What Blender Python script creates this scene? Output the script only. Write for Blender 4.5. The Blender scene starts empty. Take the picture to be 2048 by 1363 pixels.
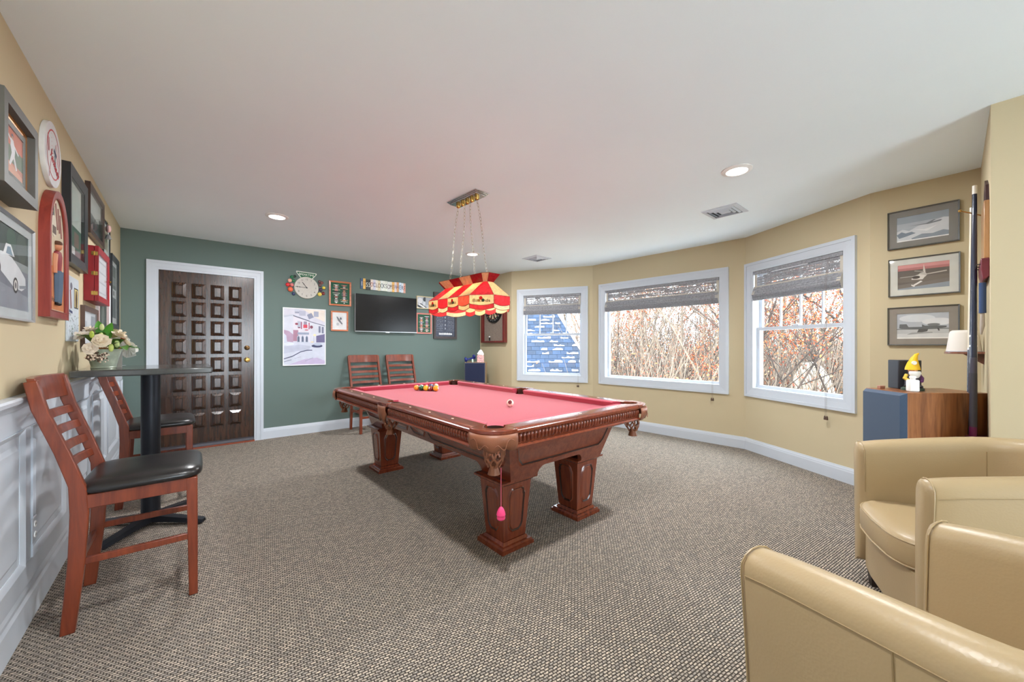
import bpy, bmesh, math, random
from mathutils import Matrix, Vector, Euler
R = math.radians
scene = bpy.context.scene
C = scene.collection
random.seed(7)

# ------------------------------------------------------------------ camera
FPX = 758.0                      # focal length in pixels of the 2048 x 1363 frame
CAM_H = 1.2146
cam_d = bpy.data.cameras.new('camera')
cam_d.sensor_width = 36.0
cam_d.lens = FPX / 2048.0 * 36.0
cam_d.shift_y = 10.5 / 2048.0
cam_d.clip_start = 0.02
cam_d.clip_end = 300
cam = bpy.data.objects.new('camera', cam_d)
cam.location = (0, 0, CAM_H)
cam.rotation_euler = (R(90), 0, R(-40.66))
C.objects.link(cam)
scene.camera = cam

# ------------------------------------------------------------------ world, sun, exposure
world = bpy.data.worlds.new('sky')
scene.world = world
world.use_nodes = True
bg = world.node_tree.nodes['Background']
bg.inputs['Color'].default_value = (0.80, 0.91, 1.0, 1)
bg.inputs['Strength'].default_value = 7.0
sun_d = bpy.data.lights.new('sun', 'SUN')
sun_d.energy = 10.0
sun_d.angle = R(1.5)
sun_d.color = (1.0, 0.93, 0.82)
sun = bpy.data.objects.new('sun', sun_d)
sun.rotation_euler = (R(52), 0, R(-97))
C.objects.link(sun)
vs = scene.view_settings
vs.view_transform = 'Standard'
vs.look = 'None'
vs.exposure = 1.08
vs.gamma = 1.0
vs.use_curve_mapping = False
DOWNLIGHT_W = 19.0
scene.cycles.max_bounces = 10
scene.cycles.diffuse_bounces = 6
scene.cycles.transparent_max_bounces = 16

# ------------------------------------------------------------------ materials
def lin(c):
    return tuple(((v / 255.0) / 12.92 if v / 255.0 <= 0.04045 else ((v / 255.0 + 0.055) / 1.055) ** 2.4) for v in c) + (1.0,)

def nodes_of(m):
    m.use_nodes = True
    nt = m.node_tree
    return nt, nt.nodes['Principled BSDF']

_cache = {}
def col(rgb, rough=0.6, metal=0.0, spec=0.4, vary=0.06, scale=14.0, name=None, emit=0.0, coat=0.0):
    """plain painted / printed surface with a slight mottling"""
    key = (tuple(rgb), rough, metal, spec, vary, scale, emit, coat)
    if key in _cache:
        return _cache[key]
    m = bpy.data.materials.new(name or 'tone_%d_%d_%d' % tuple(int(v) for v in rgb))
    nt, b = nodes_of(m)
    L = lin(rgb)
    b.inputs['Roughness'].default_value = rough
    b.inputs['Metallic'].default_value = metal
    b.inputs['Specular IOR Level'].default_value = spec
    b.inputs['Coat Weight'].default_value = coat
    b.inputs['Base Color'].default_value = L
    if vary > 0:
        tc = nt.nodes.new('ShaderNodeTexCoord')
        nz = nt.nodes.new('ShaderNodeTexNoise')
        nz.inputs['Scale'].default_value = scale
        nz.inputs['Detail'].default_value = 3
        rp = nt.nodes.new('ShaderNodeValToRGB')
        rp.color_ramp.elements[0].position = 0.3
        rp.color_ramp.elements[1].position = 0.7
        rp.color_ramp.elements[0].color = tuple(v * (1 - vary) for v in L[:3]) + (1,)
        rp.color_ramp.elements[1].color = tuple(min(1, v * (1 + vary)) for v in L[:3]) + (1,)
        nt.links.new(tc.outputs['Object'], nz.inputs['Vector'])
        nt.links.new(nz.outputs['Fac'], rp.inputs['Fac'])
        nt.links.new(rp.outputs['Color'], b.inputs['Base Color'])
    if emit > 0:
        b.inputs['Emission Color'].default_value = L
        b.inputs['Emission Strength'].default_value = emit
    _cache[key] = m
    return m

def wood(name, c_dark, c_light, axis=2, scale=9.0, stretch=12.0, rough=0.3, coat=0.25, bump=0.0):
    m = bpy.data.materials.new(name)
    nt, b = nodes_of(m)
    tc = nt.nodes.new('ShaderNodeTexCoord')
    mp = nt.nodes.new('ShaderNodeMapping')
    sc = [scale * stretch * 0.35] * 3
    sc[axis] = scale * 0.35
    mp.inputs['Scale'].default_value = sc
    n1 = nt.nodes.new('ShaderNodeTexNoise')
    n1.inputs['Scale'].default_value = 1.0
    n1.inputs['Detail'].default_value = 5
    n1.inputs['Roughness'].default_value = 0.6
    n1.inputs['Distortion'].default_value = 0.6
    rp = nt.nodes.new('ShaderNodeValToRGB')
    rp.color_ramp.elements[0].position = 0.32
    rp.color_ramp.elements[1].position = 0.70
    rp.color_ramp.elements[0].color = lin(c_dark)
    rp.color_ramp.elements[1].color = lin(c_light)
    nt.links.new(tc.outputs['Object'], mp.inputs['Vector'])
    nt.links.new(mp.outputs['Vector'], n1.inputs['Vector'])
    nt.links.new(n1.outputs['Fac'], rp.inputs['Fac'])
    nt.links.new(rp.outputs['Color'], b.inputs['Base Color'])
    b.inputs['Roughness'].default_value = rough
    b.inputs['Coat Weight'].default_value = coat
    b.inputs['Coat Roughness'].default_value = 0.15
    if bump > 0:
        bp = nt.nodes.new('ShaderNodeBump')
        bp.inputs['Strength'].default_value = bump
        bp.inputs['Distance'].default_value = 0.002
        nt.links.new(n1.outputs['Fac'], bp.inputs['Height'])
        nt.links.new(bp.outputs['Normal'], b.inputs['Normal'])
    return m

def wall_paint(name, rgb, rough=0.75):
    m = bpy.data.materials.new(name)
    nt, b = nodes_of(m)
    tc = nt.nodes.new('ShaderNodeTexCoord')
    n1 = nt.nodes.new('ShaderNodeTexNoise')
    n1.inputs['Scale'].default_value = 1.4
    n1.inputs['Detail'].default_value = 3
    mx = nt.nodes.new('ShaderNodeValToRGB')
    L = lin(rgb)
    mx.color_ramp.elements[0].color = tuple(v * 0.97 for v in L[:3]) + (1,)
    mx.color_ramp.elements[1].color = tuple(min(1, v * 1.03) for v in L[:3]) + (1,)
    n2 = nt.nodes.new('ShaderNodeTexNoise')
    n2.inputs['Scale'].default_value = 260.0
    bp = nt.nodes.new('ShaderNodeBump')
    bp.inputs['Strength'].default_value = 0.06
    bp.inputs['Distance'].default_value = 0.001
    nt.links.new(tc.outputs['Object'], n1.inputs['Vector'])
    nt.links.new(n1.outputs['Fac'], mx.inputs['Fac'])
    nt.links.new(mx.outputs['Color'], b.inputs['Base Color'])
    nt.links.new(tc.outputs['Object'], n2.inputs['Vector'])
    nt.links.new(n2.outputs['Fac'], bp.inputs['Height'])
    nt.links.new(bp.outputs['Normal'], b.inputs['Normal'])
    b.inputs['Roughness'].default_value = rough
    b.inputs['Specular IOR Level'].default_value = 0.25
    return m

def carpet_material():
    m = bpy.data.materials.new('looped_carpet')
    nt, b = nodes_of(m)
    N = nt.nodes.new
    tc = N('ShaderNodeTexCoord')
    mp = N('ShaderNodeMapping')
    mp.inputs['Rotation'].default_value = (0, 0, R(8))
    # slight wobble of the rows
    nz = N('ShaderNodeTexNoise'); nz.inputs['Scale'].default_value = 45.0; nz.inputs['Detail'].default_value = 1
    ad = N('ShaderNodeMixRGB'); ad.blend_type = 'ADD'; ad.inputs['Fac'].default_value = 0.006
    br = N('ShaderNodeTexBrick')
    br.offset = 0.5
    br.inputs['Scale'].default_value = 1.0
    br.inputs['Mortar Size'].default_value = 0.0032
    br.inputs['Mortar Smooth'].default_value = 0.65
    br.inputs['Brick Width'].default_value = 0.021
    br.inputs['Row Height'].default_value = 0.0115
    br.inputs['Bias'].default_value = 0.0
    br.inputs['Color1'].default_value = lin((222, 206, 188))
    br.inputs['Color2'].default_value = lin((174, 165, 156))
    br.inputs['Mortar'].default_value = lin((84, 78, 72))
    fl = N('ShaderNodeTexNoise'); fl.inputs['Scale'].default_value = 130.0; fl.inputs['Detail'].default_value = 2
    rp = N('ShaderNodeValToRGB')
    rp.color_ramp.elements[0].position = 0.36; rp.color_ramp.elements[0].color = lin((160, 160, 156))
    rp.color_ramp.elements[1].position = 0.62; rp.color_ramp.elements[1].color = (1, 1, 1, 1)
    mu = N('ShaderNodeMixRGB'); mu.blend_type = 'MULTIPLY'; mu.inputs['Fac'].default_value = 0.75
    bp = N('ShaderNodeBump'); bp.inputs['Strength'].default_value = 0.7; bp.inputs['Distance'].default_value = 0.004
    inv = N('ShaderNodeMath'); inv.operation = 'SUBTRACT'; inv.inputs[0].default_value = 1.0
    K = nt.links.new
    K(tc.outputs['Object'], nz.inputs['Vector'])
    K(tc.outputs['Object'], mp.inputs['Vector'])
    K(mp.outputs['Vector'], ad.inputs['Color1'])
    K(nz.outputs['Color'], ad.inputs['Color2'])
    K(ad.outputs['Color'], br.inputs['Vector'])
    K(tc.outputs['Object'], fl.inputs['Vector'])
    K(fl.outputs['Fac'], rp.inputs['Fac'])
    K(br.outputs['Color'], mu.inputs['Color1'])
    K(rp.outputs['Color'], mu.inputs['Color2'])
    K(mu.outputs['Color'], b.inputs['Base Color'])
    K(br.outputs['Fac'], inv.inputs[1])
    K(inv.outputs['Value'], bp.inputs['Height'])
    K(bp.outputs['Normal'], b.inputs['Normal'])
    b.inputs['Roughness'].default_value = 0.95
    b.inputs['Specular IOR Level'].default_value = 0.1
    return m

def fabric(name, rgb, fine=900.0, rough=0.9, vary=0.1, sheen=0.3):
    m = bpy.data.materials.new(name)
    nt, b = nodes_of(m)
    tc = nt.nodes.new('ShaderNodeTexCoord')
    n = nt.nodes.new('ShaderNodeTexNoise'); n.inputs['Scale'].default_value = fine; n.inputs['Detail'].default_value = 2
    rp = nt.nodes.new('ShaderNodeValToRGB')
    L = lin(rgb)
    rp.color_ramp.elements[0].position = 0.3; rp.color_ramp.elements[1].position = 0.7
    rp.color_ramp.elements[0].color = tuple(v * (1 - vary) for v in L[:3]) + (1,)
    rp.color_ramp.elements[1].color = tuple(min(1, v * (1 + vary)) for v in L[:3]) + (1,)
    nt.links.new(tc.outputs['Object'], n.inputs['Vector'])
    nt.links.new(n.outputs['Fac'], rp.inputs['Fac'])
    nt.links.new(rp.outputs['Color'], b.inputs['Base Color'])
    b.inputs['Roughness'].default_value = rough
    b.inputs['Sheen Weight'].default_value = sheen
    b.inputs['Specular IOR Level'].default_value = 0.2
    return m

def leather(name, rgb, rough=0.38, vary=0.05, bump=0.25, fine=160):
    m = bpy.data.materials.new(name)
    nt, b = nodes_of(m)
    tc = nt.nodes.new('ShaderNodeTexCoord')
    n = nt.nodes.new('ShaderNodeTexNoise'); n.inputs['Scale'].default_value = 3.5; n.inputs['Detail'].default_value = 4
    v = nt.nodes.new('ShaderNodeTexVoronoi'); v.inputs['Scale'].default_value = fine
    rp = nt.nodes.new('ShaderNodeValToRGB')
    L = lin(rgb)
    rp.color_ramp.elements[0].color = tuple(x * (1 - vary) for x in L[:3]) + (1,)
    rp.color_ramp.elements[1].color = tuple(min(1, x * (1 + vary)) for x in L[:3]) + (1,)
    bp = nt.nodes.new('ShaderNodeBump'); bp.inputs['Strength'].default_value = bump; bp.inputs['Distance'].default_value = 0.0008
    nt.links.new(tc.outputs['Object'], n.inputs['Vector'])
    nt.links.new(tc.outputs['Object'], v.inputs['Vector'])
    nt.links.new(n.outputs['Fac'], rp.inputs['Fac'])
    nt.links.new(rp.outputs['Color'], b.inputs['Base Color'])
    nt.links.new(v.outputs['Distance'], bp.inputs['Height'])
    nt.links.new(bp.outputs['Normal'], b.inputs['Normal'])
    b.inputs['Roughness'].default_value = rough
    b.inputs['Specular IOR Level'].default_value = 0.5
    return m

def clear_glass(name, tint=(255, 255, 255), gloss=0.06):
    m = bpy.data.materials.new(name)
    m.use_nodes = True
    nt = m.node_tree
    nt.nodes.clear()
    o = nt.nodes.new('ShaderNodeOutputMaterial')
    t = nt.nodes.new('ShaderNodeBsdfTransparent'); t.inputs['Color'].default_value = lin(tint)
    g = nt.nodes.new('ShaderNodeBsdfGlossy'); g.inputs['Roughness'].default_value = 0.02
    lw = nt.nodes.new('ShaderNodeLayerWeight'); lw.inputs['Blend'].default_value = 0.5
    pw = nt.nodes.new('ShaderNodeMath'); pw.operation = 'POWER'; pw.inputs[1].default_value = 7.0
    ml = nt.nodes.new('ShaderNodeMath'); ml.operation = 'MULTIPLY_ADD'; ml.inputs[1].default_value = 0.45; ml.inputs[2].default_value = gloss * 0.5
    mx = nt.nodes.new('ShaderNodeMixShader')
    nt.links.new(lw.outputs['Facing'], pw.inputs[0]); nt.links.new(pw.outputs['Value'], ml.inputs[0])
    nt.links.new(ml.outputs['Value'], mx.inputs['Fac'])
    nt.links.new(t.outputs['BSDF'], mx.inputs[1]); nt.links.new(g.outputs['BSDF'], mx.inputs[2])
    nt.links.new(mx.outputs['Shader'], o.inputs['Surface'])
    return m

def stained(name, rgb, glow=0.25):
    """swirled stained glass lit from the bulbs behind it"""
    m = bpy.data.materials.new(name)
    nt, b = nodes_of(m)
    tc = nt.nodes.new('ShaderNodeTexCoord')
    n = nt.nodes.new('ShaderNodeTexNoise'); n.inputs['Scale'].default_value = 22; n.inputs['Detail'].default_value = 4
    n.inputs['Distortion'].default_value = 2.0
    rp = nt.nodes.new('ShaderNodeValToRGB')
    L = lin(rgb)
    rp.color_ramp.elements[0].position = 0.25; rp.color_ramp.elements[1].position = 0.75
    rp.color_ramp.elements[0].color = tuple(v * 0.78 for v in L[:3]) + (1,)
    rp.color_ramp.elements[1].color = tuple(min(1, v * 1.2 + 0.01) for v in L[:3]) + (1,)
    tr = nt.nodes.new('ShaderNodeBsdfTranslucent')
    mx = nt.nodes.new('ShaderNodeMixShader'); mx.inputs['Fac'].default_value = 0.55
    out = nt.nodes['Material Output']
    K = nt.links.new
    K(tc.outputs['Object'], n.inputs['Vector']); K(n.outputs['Fac'], rp.inputs['Fac'])
    K(rp.outputs['Color'], b.inputs['Base Color']); K(rp.outputs['Color'], tr.inputs['Color'])
    b.inputs['Roughness'].default_value = 0.2
    K(b.outputs['BSDF'], mx.inputs[1]); K(tr.outputs['BSDF'], mx.inputs[2])
    K(mx.outputs['Shader'], out.inputs['Surface'])
    return m

MT = dict(
    tan=wall_paint('tan_wall_paint', (200, 186, 154)),
    green=wall_paint('green_wall_paint', (104, 120, 115)),
    ceil=wall_paint('ceiling_paint', (238, 248, 253), 0.9),
    trim=col((202, 209, 218), 0.4, vary=0.015, scale=3, name='white_trim_paint'),
    carpet=carpet_material(),
    cherry=wood('cherry_wood', (100, 40, 21), (136, 62, 34), rough=0.32),
    tablewood=wood('mahogany_wood', (104, 44, 28), (132, 62, 38), axis=1, rough=0.22, coat=0.5),
    tablewood_v=wood('mahogany_wood_upright', (104, 44, 28), (136, 64, 38), axis=2, rough=0.22, coat=0.5),
    oak=wood('oak_veneer', (104, 58, 28), (160, 102, 58), rough=0.35),
    doorwood=wood('dark_oak_door', (30, 17, 11), (76, 47, 31), rough=0.25, coat=0.5, bump=0.3),
    felt=fabric('red_felt', (184, 68, 88), fine=700, vary=0.05),
    cream_leather=leather('cream_leather', (172, 150, 114)),
    black_leather=leather('black_leather', (34, 32, 32), rough=0.3),
    pocket_leather=leather('brown_pocket_leather', (142, 88, 62), rough=0.45),
    black=col((22, 22, 24), 0.4, name='black_paint'),
    blackmetal=col((40, 42, 48), 0.42, metal=0.6, name='black_metal'),
    chrome=col((205, 205, 205), 0.18, metal=1.0, vary=0, name='chrome'),
    brass=col((200, 165, 95), 0.25, metal=1.0, vary=0.05, name='brass'),
    silver=col((170, 172, 174), 0.3, metal=0.8, vary=0, name='silver_frame'),
    glass=clear_glass('window_glass'),
    white=col((238, 238, 236), 0.5, name='white_print'),
)

# ------------------------------------------------------------------ mesh helpers
class MB:
    def __init__(s):
        s.v = []; s.f = []; s.m = []
    def add(s, vs_, fs, mi=0, M=None):
        o = len(s.v)
        if M is not None:
            vs_ = [M @ Vector(p) for p in vs_]
        s.v += [tuple(p) for p in vs_]
        for f in fs:
            s.f.append(tuple(i + o for i in f)); s.m.append(mi)
        return s
    def box(s, x0, x1, y0, y1, z0, z1, mi=0, M=None):
        vs_ = [(x0, y0, z0), (x1, y0, z0), (x1, y1, z0), (x0, y1, z0), (x0, y0, z1), (x1, y0, z1), (x1, y1, z1), (x0, y1, z1)]
        return s.add(vs_, [(0, 3, 2, 1), (4, 5, 6, 7), (0, 1, 5, 4), (1, 2, 6, 5), (2, 3, 7, 6), (3, 0, 4, 7)], mi, M)
    def frustum(s, c0, h0, c1, h1, mi=0):
        """rectangle at c0 with half sizes h0 lofted to a rectangle at c1"""
        vs_ = []
        for c, h in ((c0, h0), (c1, h1)):
            vs_ += [(c[0] - h[0], c[1] - h[1], c[2]), (c[0] + h[0], c[1] - h[1], c[2]), (c[0] + h[0], c[1] + h[1], c[2]), (c[0] - h[0], c[1] + h[1], c[2])]
        return s.add(vs_, [(0, 3, 2, 1), (4, 5, 6, 7), (0, 1, 5, 4), (1, 2, 6, 5), (2, 3, 7, 6), (3, 0, 4, 7)], mi)
    def hexa(s, vs_, mi=0, M=None):
        return s.add(vs_, [(0, 3, 2, 1), (4, 5, 6, 7), (0, 1, 5, 4), (1, 2, 6, 5), (2, 3, 7, 6), (3, 0, 4, 7)], mi, M)
    def prism(s, pts, d0, d1, axis='z', mi=0, M=None):
        """polygon pts (2D) extruded along axis"""
        n = len(pts)
        def P(p, d):
            return {'z': (p[0], p[1], d), 'y': (p[0], d, p[1]), 'x': (d, p[0], p[1])}[axis]
        vs_ = [P(p, d0) for p in pts] + [P(p, d1) for p in pts]
        fs = [tuple(range(n))[::-1], tuple(range(n, 2 * n))]
        fs += [(i, (i + 1) % n, n + (i + 1) % n, n + i) for i in range(n)]
        return s.add(vs_, fs, mi, M)
    def lathe(s, prof, n=16, c=(0, 0, 0), mi=0, M=None, sx=1.0, sy=1.0):
        vs_ = []; fs = []
        k = len(prof)
        for r, z in prof:
            for i in range(n):
                a = 2 * math.pi * i / n
                vs_.append((c[0] + sx * r * math.cos(a), c[1] + sy * r * math.sin(a), c[2] + z))
        for j in range(k - 1):
            for i in range(n):
                a, b = j * n + i, j * n + (i + 1) % n
                fs.append((a, b, b + n, a + n))
        if prof[0][0] > 1e-6: fs.append(tuple(range(n))[::-1])
        if prof[-1][0] > 1e-6: fs.append(tuple(range((k - 1) * n, k * n)))
        return s.add(vs_, fs, mi, M)
    def sphere(s, c, r, n=16, m=10, mi=0, M=None):
        rr = r if hasattr(r, '__len__') else (r, r, r)
        vs_ = [(c[0], c[1], c[2] - rr[2])]
        for j in range(1, m):
            t = -math.pi / 2 + math.pi * j / m
            for i in range(n):
                a = 2 * math.pi * i / n
                vs_.append((c[0] + rr[0] * math.cos(t) * math.cos(a), c[1] + rr[1] * math.cos(t) * math.sin(a), c[2] + rr[2] * math.sin(t)))
        vs_.append((c[0], c[1], c[2] + rr[2]))
        fs = [(0, 1 + (i + 1) % n, 1 + i) for i in range(n)]
        for j in range(m - 2):
            for i in range(n):
                a = 1 + j * n + i; b = 1 + j * n + (i + 1) % n
                fs.append((a, b, b + n, a + n))
        t = len(vs_) - 1; o = 1 + (m - 2) * n
        fs += [(o + i, o + (i + 1) % n, t) for i in range(n)]
        return s.add(vs_, fs, mi, M)
    def tube(s, pts, rad, n=8, mi=0, closed=False, M=None):
        pts = [Vector(p) for p in pts]
        k = len(pts)
        rads = rad if hasattr(rad, '__len__') else [rad] * k
        vs_ = []; prev = None
        for i, p in enumerate(pts):
            if closed:
                t = pts[(i + 1) % k] - pts[i - 1]
            else:
                t = pts[min(i + 1, k - 1)] - pts[max(i - 1, 0)]
            if t.length < 1e-9: t = Vector((0, 0, 1))
            t.normalize()
            if prev is None:
                up = Vector((0, 0, 1)) if abs(t.z) < 0.9 else Vector((1, 0, 0))
                a = t.cross(up).normalized()
            else:
                a = prev - t * prev.dot(t)
                a = a.normalized() if a.length > 1e-6 else t.orthogonal().normalized()
            prev = a
            b = t.cross(a)
            for j in range(n):
                q = 2 * math.pi * j / n
                vs_.append(p + (a * math.cos(q) + b * math.sin(q)) * rads[i])
        fs = []
        for i in range(k if closed else k - 1):
            for j in range(n):
                a0 = i * n + j; a1 = i * n + (j + 1) % n
                b0 = ((i + 1) % k) * n + j; b1 = ((i + 1) % k) * n + (j + 1) % n
                fs.append((a0, a1, b1, b0))
        if not closed:
            fs.append(tuple(range(n))[::-1]); fs.append(tuple(range((k - 1) * n, k * n)))
        return s.add(vs_, fs, mi, M)
    def loft(s, rings, mi=0, cap=True, closed=True, M=None):
        n = len(rings[0]); vs_ = [p for r in rings for p in r]; fs = []
        for j in range(len(rings) - 1):
            for i in range(n if closed else n - 1):
                a, b = j * n + i, j * n + (i + 1) % n
                fs.append((a, b, b + n, a + n))
        if cap:
            fs.append(tuple(range(n))[::-1]); fs.append(tuple(range((len(rings) - 1) * n, len(rings) * n)))
        return s.add(vs_, fs, mi, M)
    def mesh(s, name):
        me = bpy.data.meshes.new(name)
        me.from_pydata(s.v, [], s.f)
        return me
    def build(s, name, mats, parent=None, smooth=False, bevel=0.0, seg=2, angle=35, fixn=True, loc=None, rotz=None):
        me = s.mesh(name)
        if not isinstance(mats, (list, tuple)): mats = [mats]
        for m in mats: me.materials.append(m)
        if len(mats) > 1:
            me.polygons.foreach_set('material_index', s.m)
        if fixn:
            bm = bmesh.new(); bm.from_mesh(me)
            bmesh.ops.recalc_face_normals(bm, faces=bm.faces)
            bm.to_mesh(me); bm.free()
        if smooth or bevel > 0:
            me.polygons.foreach_set('use_smooth', [True] * len(me.polygons))
            me.set_sharp_from_angle(angle=R(angle))
        me.update()
        o = bpy.data.objects.new(name, me)
        C.objects.link(o)
        if parent is not None: o.parent = parent
        if loc is not None: o.location = loc
        if rotz is not None: o.rotation_euler = (0, 0, rotz)
        if bevel > 0:
            bv = o.modifiers.new('bevel', 'BEVEL'); bv.width = bevel; bv.segments = seg
            bv.limit_method = 'ANGLE'; bv.angle_limit = R(35)
        return o

def thing(name, label, cat, loc=(0, 0, 0), rotz=0.0, group=None, kind=None):
    o = bpy.data.objects.new(name, None)
    o.empty_display_size = 0.1
    C.objects.link(o)
    o.location = loc; o.rotation_euler = (0, 0, rotz)
    if label: o['label'] = label
    if cat: o['category'] = cat
    if group: o['group'] = group
    if kind: o['kind'] = kind
    return o

def tag(o, label, cat=None, group=None, kind=None):
    o['label'] = label
    if cat: o['category'] = cat
    if group: o['group'] = group
    if kind: o['kind'] = kind
    return o

def struct(o, label=None):
    o['kind'] = 'structure'
    if label: o['label'] = label
    return o

def copy_tree(o, parent=None):
    c = o.copy(); C.objects.link(c); c.parent = parent
    for ch in list(o.children): copy_tree(ch, c)
    return c

_font = None
def text_mesh(s_, size, depth=0.001, align='CENTER', shear=0.0, sx=1.0):
    cu = bpy.data.curves.new('lettering', 'FONT')
    cu.body = s_; cu.size = size; cu.extrude = depth; cu.align_x = align; cu.align_y = 'CENTER'
    cu.shear = shear; cu.resolution_u = 3
    t = bpy.data.objects.new('lettering_source', cu)
    C.objects.link(t)
    dg = bpy.context.evaluated_depsgraph_get()
    me = bpy.data.meshes.new_from_object(t.evaluated_get(dg))
    bpy.data.objects.remove(t); bpy.data.curves.remove(cu)
    # local text plane (x right, y up, z to reader)  ->  x right, z up, -y to reader
    me.transform(Matrix(((sx, 0, 0, 0), (0, 0, -1, 0), (0, 1, 0, 0), (0, 0, 0, 1))))
    return me

def lettering(s_, size, mat, parent, x, y, z, depth=0.0008, shear=0.0, sx=1.0, rot=0.0, name='lettering', align='CENTER'):
    me = text_mesh(s_, size, depth, align, shear, sx)
    me.materials.clear(); me.materials.append(mat)
    o = bpy.data.objects.new(name, me); C.objects.link(o); o.parent = parent
    o.location = (x, y, z); o.rotation_euler = (0, rot, 0)
    return o

# prints: flat coloured shapes on paper, local x right, z up, front towards -y
def ell(cx, cz, rx, rz, n=18):
    return [(cx + rx * math.cos(2 * math.pi * i / n), cz + rz * math.sin(2 * math.pi * i / n)) for i in range(n)]
def rect(x0, x1, z0, z1):
    return [(x0, z0), (x1, z0), (x1, z1), (x0, z1)]
def line(x0, z0, x1, z1, w):
    dx, dz = x1 - x0, z1 - z0; L = math.hypot(dx, dz) or 1; nx, nz = -dz / L * w / 2, dx / L * w / 2
    return [(x0 + nx, z0 + nz), (x0 - nx, z0 - nz), (x1 - nx, z1 - nz), (x1 + nx, z1 + nz)]
def artwork(name, parent, x0, x1, z0, z1, y, shapes, paper=(235, 235, 230), rough=0.5, step=0.00035):
    """a printed sheet: shapes are (rgb, polygon in 0..1 x 0..1)"""
    b = MB(); mats = [col(paper, rough)]; idx = {}
    b.box(x0, x1, y, y + 0.002, z0, z1, 0)
    for k, (rgb, poly) in enumerate(shapes):
        if rgb not in idx:
            idx[rgb] = len(mats); mats.append(col(rgb, rough))
        pts = [(x0 + (x1 - x0) * min(1, max(0, p[0])), z0 + (z1 - z0) * min(1, max(0, p[1]))) for p in poly]
        yy = y - (k + 1) * step
        b.add([(p[0], yy, p[1]) for p in pts], [tuple(range(len(pts)))], idx[rgb])
    return b.build(name, mats, parent, fixn=False)

def frame_ring(b, x0, x1, z0, z1, w, y0, y1, mi=0, lip=0.0):
    """mitred rectangular frame; outer rectangle x0..x1, z0..z1, face width w, front at y0 (towards -y), back at y1"""
    o = [(x0, z0), (x1, z0), (x1, z1), (x0, z1)]
    i = [(x0 + w, z0 + w), (x1 - w, z0 + w), (x1 - w, z1 - w), (x0 + w, z1 - w)]
    for k in range(4):
        a, c = o[k], o[(k + 1) % 4]; d, e = i[(k + 1) % 4], i[k]
        b.hexa([(a[0], y1, a[1]), (c[0], y1, c[1]), (d[0], y1, d[1]), (e[0], y1, e[1]),
                (a[0], y0, a[1]), (c[0], y0, c[1]), (d[0], y0 + lip, d[1]), (e[0], y0 + lip, e[1])], mi)
    return b

# ------------------------------------------------------------------ room outline (metres, camera above the origin)
H = 2.5
XL, YB = -0.544, 5.88
A0 = (4.25, YB); P1 = (4.25, 4.96); P2 = (4.92, 3.75); P3 = (5.02, 1.60); P4 = (4.37, 0.457); P5 = (4.34, -0.13)
P6 = (3.25, -0.13)
YREAR = -3.2
TH = 0.12

slab = [(XL - 0.12, YREAR - 0.12), (3.37, YREAR - 0.12), (3.37, -0.25), (4.44, -0.25), (4.48, 0.43), (5.14, 1.57), (5.04, 3.79), (4.37, 4.99), (4.37, YB + 0.12), (XL - 0.12, YB + 0.12)]
b = MB(); b.prism(slab, -0.2, 0.0); struct(b.build('floor', MT['carpet']), 'beige and grey looped carpet floor')
b = MB(); b.prism(slab, H, H + 0.15); struct(b.build('ceiling', MT['ceil']), 'smooth white ceiling')

def wall_seg(name, A, B, mat, hole=None, ext=(0, 0), label=None):
    """wall whose room face runs from A to B (A on the left seen from the room)"""
    L = math.hypot(B[0] - A[0], B[1] - A[1])
    a = math.atan2(B[1] - A[1], B[0] - A[0])
    b = MB(); x0, x1 = -ext[0], L + ext[1]
    if hole:
        u0, u1, z0, z1 = hole
        b.box(x0, x1, 0, TH, 0, z0); b.box(x0, x1, 0, TH, z1, H)
        b.box(x0, u0, 0, TH, z0, z1); b.box(u1, x1, 0, TH, z0, z1)
    else:
        b.box(x0, x1, 0, TH, 0, H)
    o = b.build(name, mat, loc=(A[0], A[1], 0), rotz=a)
    return struct(o, label)

WO = {1: (0.20, 1.215, 0.72, 2.09), 2: (0.215, 1.885, 0.72, 2.09), 3: (0.095, 1.125, 0.72, 2.09)}
wall_seg('wall_left', (XL, YREAR), (XL, YB), MT['tan'], label='tan painted left wall')
wall_seg('wall_back', (XL - 0.1, YB), A0, MT['green'], label='dark green painted back wall')
wall_seg('wall_right_far', A0, P1, MT['tan'], label='tan wall behind the dartboard')
wall_seg('wall_bay_left', P1, P2, MT['tan'], hole=WO[1], label='tan bay wall with the narrow window beside the dartboard')
wall_seg('wall_bay_middle', P2, P3, MT['tan'], hole=WO[2], label='tan bay wall with the wide picture window')
wall_seg('wall_bay_right', P3, P4, MT['tan'], hole=WO[3], label='tan bay wall with the tall right window')
wall_seg('wall_right_near', P4, P5, MT['tan'], label='tan wall with three framed aircraft prints')
wall_seg('wall_return', P5, P6, MT['tan'], ext=(0.1, -TH), label='tan return wall carrying the cue rack')
wall_seg('wall_right', (3.25, -0.13 - TH), (3.25, YREAR), MT['tan'], ext=(TH, 0), label='tan wall at the right edge of the room')

wall_seg('wall_rear_added', (3.25, YREAR), (XL, YREAR), MT['tan'], hole=(1.2, 2.8, 0.0, 2.1), label='unseen tan wall behind the viewer with a wide opening added for daylight')  # out of view; added, with its opening sized to limit daylight from behind

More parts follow.
